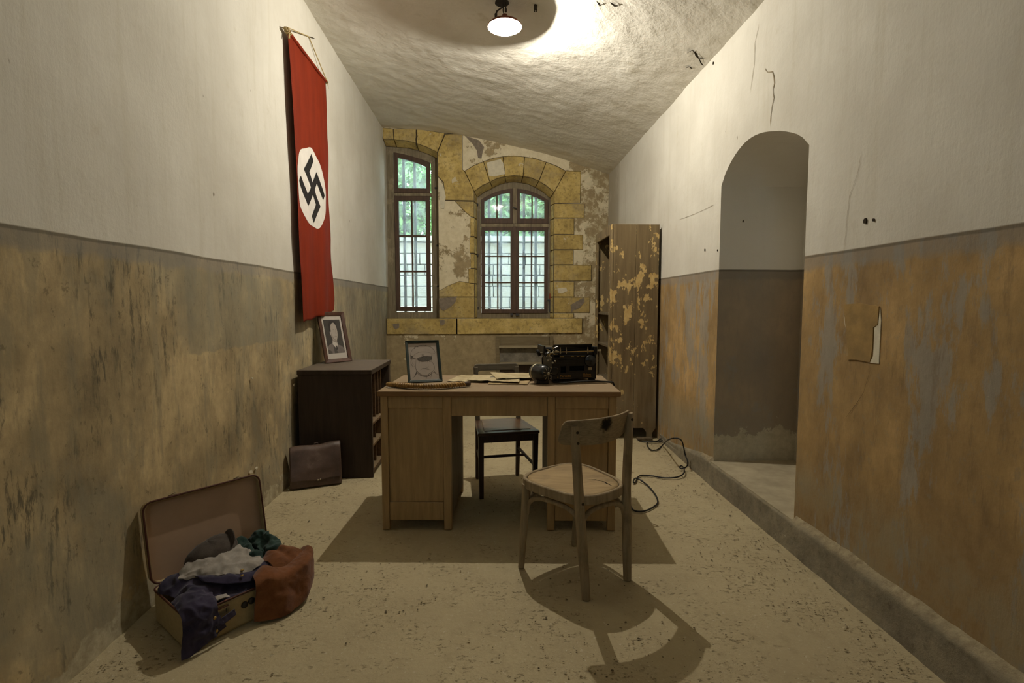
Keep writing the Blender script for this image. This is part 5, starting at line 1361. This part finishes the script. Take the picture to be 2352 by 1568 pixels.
M_GREEN = cloth_mat('dark_green_velvet', '#1b2b27', '#34473f', 250)
M_WOOL = cloth_mat('brown_wool', '#5a371f', '#7a4c2c', 180, bump=0.4)
M_CAP = cloth_mat('grey_brown_felt', '#37302a', '#524941', 200, bump=0.3)
jk = thing('denim_jacket', 'dark navy denim jacket spilling over the left front corner of the suitcase', 'jacket', S(0.08, 0.36, 0), SA)
drape('jacket_body', [
    [(-0.0,0.06,0.125),(0.05,0.05,0.175),(0.12,0.05,0.19),(0.20,0.05,0.18),(0.30,0.06,0.13)],
    [(0.02,0.12,0.13),(0.06,0.11,0.175),(0.13,0.11,0.19),(0.22,0.12,0.165),(0.33,0.13,0.135)],
    [(0.03,0.18,0.13),(0.07,0.18,0.172),(0.14,0.19,0.165),(0.23,0.20,0.150),(0.34,0.21,0.145)],
    [(0.02,0.24,0.14),(0.06,0.25,0.168),(0.13,0.26,0.135),(0.22,0.26,0.12),(0.34,0.27,0.14)],
    [(0.03,0.30,0.135),(0.06,0.30,0.150),(0.12,0.305,0.12),(0.20,0.31,0.105),(0.30,0.31,0.11)]], M_DENIM, jk, fold=0.010, seed=2.0)
_, fj = drape('jacket_front', [
    [(-0.005,0.22,0.150),(0.025,0.22,0.172),(0.06,0.23,0.175),(0.09,0.24,0.165),(0.12,0.25,0.140)],
    [(-0.010,0.28,0.150),(0.020,0.28,0.166),(0.055,0.29,0.168),(0.085,0.295,0.160),(0.11,0.30,0.142)],
    [(-0.014,0.332,0.135),(0.015,0.338,0.150),(0.045,0.342,0.150),(0.075,0.340,0.145),(0.10,0.338,0.135)],
    [(-0.018,0.346,0.085),(0.012,0.352,0.095),(0.042,0.354,0.098),(0.075,0.350,0.098),(0.105,0.345,0.095)],
    [(-0.026,0.354,0.040),(0.008,0.360,0.045),(0.042,0.362,0.055),(0.080,0.356,0.060),(0.118,0.350,0.066)],
    [(-0.030,0.362,0.004),(0.004,0.366,0.006),(0.040,0.366,0.018),(0.082,0.360,0.030),(0.125,0.352,0.046)]], M_DENIM, jk, fold=0.006, fscale=14, seed=4.0)
drape('waist_tab', [[(0.085,0.352,0.080),(0.11,0.349,0.084),(0.14,0.346,0.090),(0.16,0.344,0.094)], [(0.09,0.355,0.056),(0.115,0.352,0.060),(0.145,0.349,0.067),(0.165,0.346,0.072)]], M_DENIM, jk, 16, 8, 0.002, 20, 1.0)
for u, v in ((0.80, 0.88), (0.84, 0.60)):
    p = fj(u, v); MB().lathe([(0.006, 0.0), (0.006, 0.004), (0.003, 0.005)], Matrix.Translation(p) @ SPx.to_track_quat('Z', 'Y').to_matrix().to_4x4(), 12).build('button', M_BRASS, jk, True)
for p in (S(0.225, 0.272, 0.172), S(0.24, 0.24, 0.178)):
    MB().lathe([(0.006, 0.0), (0.006, 0.004), (0.003, 0.005)], Matrix.Translation(p), 12).build('button', M_BRASS, jk, True)
drape('collar', [[(0.10,0.15,0.185),(0.17,0.205,0.180),(0.24,0.245,0.168),(0.30,0.235,0.160),(0.34,0.20,0.165)], [(0.10,0.18,0.190),(0.17,0.235,0.180),(0.24,0.272,0.163),(0.305,0.258,0.155),(0.35,0.22,0.16)], [(0.11,0.21,0.175),(0.17,0.26,0.160),(0.24,0.288,0.148),(0.31,0.275,0.145),(0.355,0.235,0.15)]], M_DENIM, jk, 30, 16, 0.004, 14, 6.0)
drape('lining_flap', [[(0.10,0.285,0.135),(0.135,0.285,0.14),(0.16,0.28,0.13)], [(0.10,0.31,0.135),(0.135,0.312,0.137),(0.16,0.31,0.13)]], M_SHIRT, jk, 12, 8, 0.003, 20, 3.0)
sh, _ = drape('linen_shirt', [
    [(0.04,0.03,0.14),(0.12,0.02,0.17),(0.20,0.02,0.185),(0.28,0.02,0.18),(0.34,0.03,0.14)],
    [(0.045,0.08,0.17),(0.11,0.07,0.205),(0.20,0.07,0.215),(0.29,0.075,0.21),(0.345,0.08,0.16)],
    [(0.055,0.11,0.175),(0.12,0.115,0.205),(0.21,0.13,0.21),(0.29,0.14,0.20),(0.345,0.14,0.16)],
    [(0.065,0.125,0.18),(0.13,0.165,0.196),(0.21,0.205,0.188),(0.29,0.215,0.178),(0.345,0.19,0.160)],
    [(0.075,0.135,0.175),(0.14,0.19,0.185),(0.22,0.245,0.168),(0.29,0.24,0.162),(0.345,0.20,0.155)]], M_SHIRT, None, fold=0.008, fscale=12, seed=9.0, fine=0.001)
tag(sh, 'crumpled light grey linen shirt heaped in the open suitcase', 'shirt')
gr, _ = drape('green_garment', [
    [(0.28,0.01,0.13),(0.32,0.0,0.19),(0.37,0.01,0.175),(0.41,0.015,0.20),(0.455,0.03,0.13)],
    [(0.27,0.04,0.17),(0.32,0.04,0.225),(0.36,0.05,0.18),(0.41,0.05,0.235),(0.455,0.06,0.15)],
    [(0.30,0.09,0.17),(0.33,0.09,0.20),(0.37,0.10,0.17),(0.415,0.10,0.22),(0.455,0.10,0.15)],
    [(0.33,0.15,0.14),(0.35,0.14,0.165),(0.38,0.15,0.15),(0.415,0.15,0.185),(0.45,0.15,0.14)],
    [(0.34,0.20,0.12),(0.36,0.19,0.14),(0.38,0.20,0.13),(0.41,0.20,0.15),(0.44,0.20,0.12)]], M_GREEN, None, 70, 70, 0.014, 15, 5.0, fine=0.002)
tag(gr, 'crumpled dark green velvet garment at the back of the open suitcase', 'garment')
bl = thing('wool_blanket', 'rust brown wool blanket hanging over the right front corner of the suitcase', 'blanket', S(0.35, 0.37, 0), SA)
drape('front_panel', [
    [(0.268,0.270,0.150),(0.310,0.262,0.172),(0.350,0.250,0.150),(0.395,0.262,0.138),(0.440,0.262,0.146),(0.485,0.235,0.150),(0.515,0.215,0.158)],
    [(0.252,0.310,0.162),(0.305,0.305,0.176),(0.355,0.305,0.152),(0.405,0.315,0.150),(0.455,0.305,0.160),(0.500,0.270,0.166),(0.528,0.245,0.170)],
    [(0.243,0.342,0.152),(0.298,0.345,0.158),(0.355,0.352,0.140),(0.410,0.352,0.146),(0.462,0.338,0.152),(0.508,0.300,0.156),(0.530,0.270,0.158)],
    [(0.238,0.350,0.110),(0.290,0.352,0.112),(0.345,0.372,0.098),(0.400,0.362,0.115),(0.455,0.352,0.104),(0.498,0.320,0.112),(0.520,0.290,0.112)],
    [(0.230,0.352,0.060),(0.280,0.358,0.056),(0.335,0.388,0.072),(0.390,0.374,0.050),(0.442,0.368,0.066),(0.475,0.345,0.056),(0.500,0.318,0.062)],
    [(0.226,0.354,0.014),(0.268,0.376,0.006),(0.322,0.400,0.006),(0.378,0.392,0.010),(0.425,0.380,0.018),(0.450,0.362,0.024),(0.470,0.340,0.030)]], M_WOOL, bl, 90, 90, 0.0022, 14, 7.0, 0.007)
drape('folded_top', [
    [(0.345,0.175,0.145),(0.375,0.165,0.172),(0.405,0.160,0.186),(0.435,0.155,0.178),(0.460,0.155,0.160)],
    [(0.345,0.205,0.160),(0.380,0.195,0.186),(0.415,0.190,0.176),(0.440,0.185,0.188),(0.470,0.180,0.168)],
    [(0.350,0.240,0.165),(0.385,0.232,0.180),(0.420,0.228,0.168),(0.450,0.222,0.182),(0.485,0.212,0.168)],
    [(0.352,0.270,0.152),(0.390,0.265,0.164),(0.428,0.262,0.152),(0.460,0.255,0.164),(0.498,0.240,0.160)],
    [(0.355,0.290,0.130),(0.395,0.285,0.138),(0.432,0.285,0.128),(0.468,0.275,0.138),(0.500,0.260,0.138)]], M_WOOL, bl, 60, 50, 0.003, 14, 2.0, 0.007)
cp = thing('felt_cap', 'dark grey brown felt cap on top of the clothes in the suitcase', 'cap', S(0.19, 0.08, 0.215), SA)
CM = Matrix.Translation(S(0.20, 0.055, 0.205)) @ Matrix.Rotation(SA, 4, 'Z') @ Matrix.Rotation(math.radians(-14), 4, 'Y')
def cap_pt(u, v):
    a = 2*math.pi*u; r = math.sin(v*math.pi*0.56); h = math.cos(v*math.pi*0.56)
    k = 1 + 0.10*fbm(math.cos(a), math.sin(a), v, 1.6)
    fold = 0.008*math.sin(a*2+1)*r
    return CM @ Vector((0.100*r*k*math.cos(a), 0.068*r*k*math.sin(a), 0.062*h*k + fold))
MB().grid(cap_pt, 40, 20).build('crown', M_CAP, cp, True, solid=0.003)
MB().grid(lambda u, v: CM @ Vector((lin(0.055, 0.085, v) + 0.012*math.sin(u*math.pi), lin(-0.055, 0.03, u), lin(0.0, 0.062, v)*(0.55+0.45*math.sin(u*math.pi*0.9)))), 18, 10).build('ear_flap', M_CAP, cp, True, solid=0.004)
MB().tube([CM @ Vector((0.100*math.cos(a)*1.01, 0.068*math.sin(a)*1.02, -0.006 + 0.008*math.sin(a*2+1))) for a in [2*math.pi*i/40 for i in range(40)]], 0.005, 6, closed=True).build('band', M_CAP, cp, True)

# ------------------------------------------------------------------ briefcase
t = NT('scuffed_brown_leather', 0.38, 0.5)
a = t.noise(6, 6, 0.65); b = t.noise(60, 4, 0.6)
c = t.ramp(a, (0.3, '#3d2d24'), (0.6, '#5a463a'), (0.78, '#7d6a5b')); t.color(t.mix(t.mul(t.step(b, 0.6, 0.75), 0.3), c, '#7b6a58'))
t.bump(t.plus(t.mul(a, 0.8), t.mul(b, 0.3)), 0.35, 0.006); t.rough(t.ramp(a, (0.3, 0.32), (0.7, 0.55))); M_CASELEATHER = t.m
BA = math.radians(21)
be = Vector((math.cos(BA), math.sin(BA), 0)); bb = Vector((-math.sin(BA), math.cos(BA), 0))
BO = Vector((-1.368, 3.412, 0))
bf = thing('leather_briefcase', 'scuffed dark brown leather briefcase leaning by the pigeonhole cabinet', 'briefcase', BO + be*0.165, BA)
BW, BH = 0.335, 0.265
def BP(a, d, z):      # along, back, up with a backward lean and soft sag
    lean = 0.30*z
    p = BO + be*a + bb*(d + lean); return Vector((p.x, p.y, z))
def brief_pt(u, v):
    """closed loop around the cross-section"""
    prof = [(0.0, 0.008), (-0.008, 0.03), (-0.010, 0.09), (-0.004, 0.17), (0.004, 0.235), (0.018, 0.258), (0.040, 0.262), (0.052, 0.24), (0.058, 0.15), (0.062, 0.06), (0.062, 0.008), (0.03, 0.004)]
    n = len(prof); k = v*n; i = int(k) % n; s = k - int(k)
    P_ = [Vector((*prof[(i+j) % n], 0)) for j in (-1, 0, 1, 2)]
    q = cr(*P_, s)
    a = u*BW
    dent = 0.010*fbm(a*3, q.y*5, 1, 1.5, 3)
    e = min(u, 1-u)
    pinch = 0.55 + 0.45*min(1, e/0.06)
    d = 0.03 + (q.x-0.03)*pinch + dent*(1 if q.x < 0.02 else 0.3)
    return BP(a - 0.012*(q.y/BH)*(1-u)*0 , d, max(0.003, q.y + 0.014*u*(q.y/BH) + 0.004*math.sin(u*9)*(q.y/BH)))
body_ = MB().grid(brief_pt, 46, 48)
body_.build('body', M_CASELEATHER, bf, True)
for uu in (0.0, 1.0):
    pts = [brief_pt(uu, k/24) for k in range(24)]
    MB().add(pts, [tuple(range(24))]).build('gusset', M_CASELEATHER, bf)
def flap_pt(u, v):
    z = lin(0.272, 0.052 + 0.012*math.sin(u*math.pi*3)*0.3, v)
    d = -0.014 - 0.004*math.sin(u*math.pi) + 0.010*fbm(u*BW*3, z*5, 1, 1.5, 3) - 0.004*math.sin(v*math.pi)
    if v < 0.12: d += (0.12-v)/0.12*0.028; z = lin(0.272, 0.052, 0.12) + (0.268-lin(0.272, 0.052, 0.12))*(1-(v/0.12)**2) + 0.002
    return BP(0.004 + u*(BW-0.008), d, z + 0.014*u*z/BH + 0.004*math.sin(u*9)*z/BH)
MB().grid(flap_pt, 40, 36).build('flap', M_CASELEATHER, bf, True, solid=0.004)
for k in (0.53, 0.575):
    p = flap_pt(k, 0.975) + bb*-0.006
    MB().lathe([(0.006, 0), (0.005, 0.003), (0.002, 0.0045)], Matrix.Translation(p) @ (-bb).to_track_quat('Z', 'Y').to_matrix().to_4x4(), 12).build('clasp_stud', M_NICKEL, bf, True)
MB().tube([BP(0.16, 0.034, 0.268), BP(0.165, 0.030, 0.280), BP(0.185, 0.030, 0.281), BP(0.19, 0.034, 0.27)], 0.0035, 6).build('handle_loop', M_CASELEATHER, bf)

# ------------------------------------------------------------------ crumbs on the floor
t = NT('crumbled_mortar', 0.95, 0.1)
t.color(t.ramp(t.noise(9, 3), (0.35, '#4c4331'), (0.5, '#7d7058'), (0.7, '#cabd9d'))); M_CRUMB = t.m
mb = MB()
ico = [(0,0,1),(0.9,0,0.3),(0.28,0.85,0.3),(-0.72,0.52,0.3),(-0.72,-0.52,0.3),(0.28,-0.85,0.3),(0,0,-0.3)]
icf = [(0,1,2),(0,2,3),(0,3,4),(0,4,5),(0,5,1),(6,2,1),(6,3,2),(6,4,3),(6,5,4),(6,1,5)]
rc = random.Random(3)
n = 0
while n < 4200:
    x = rc.uniform(-1.38, 1.48); y = rc.uniform(0.75, 4.6)
    dens = fbm(x, y, 3, 1.6, 3) + (0.25 if x > 0.5 and y < 2.6 else 0) + (0.3 if x > 1.35 or x < -1.25 else 0)
    if dens < rc.uniform(-0.1, 0.55): continue
    r = 0.0016 + 0.0042*rc.random()**4
    a = rc.random()*6.28; sx = rc.uniform(0.7, 1.6)
    ca, sa = math.cos(a), math.sin(a)
    mb.add([(x + r*(vx*sx*ca - vy*sa), y + r*(vx*sx*sa + vy*ca), 0.0005 + r*0.8*vz) for vx, vy, vz in ico], icf)
    n += 1
tag(mb.build('crumbs', M_CRUMB, FLOOR), 'fine crumbs of mortar and grit', None, kind='stuff')
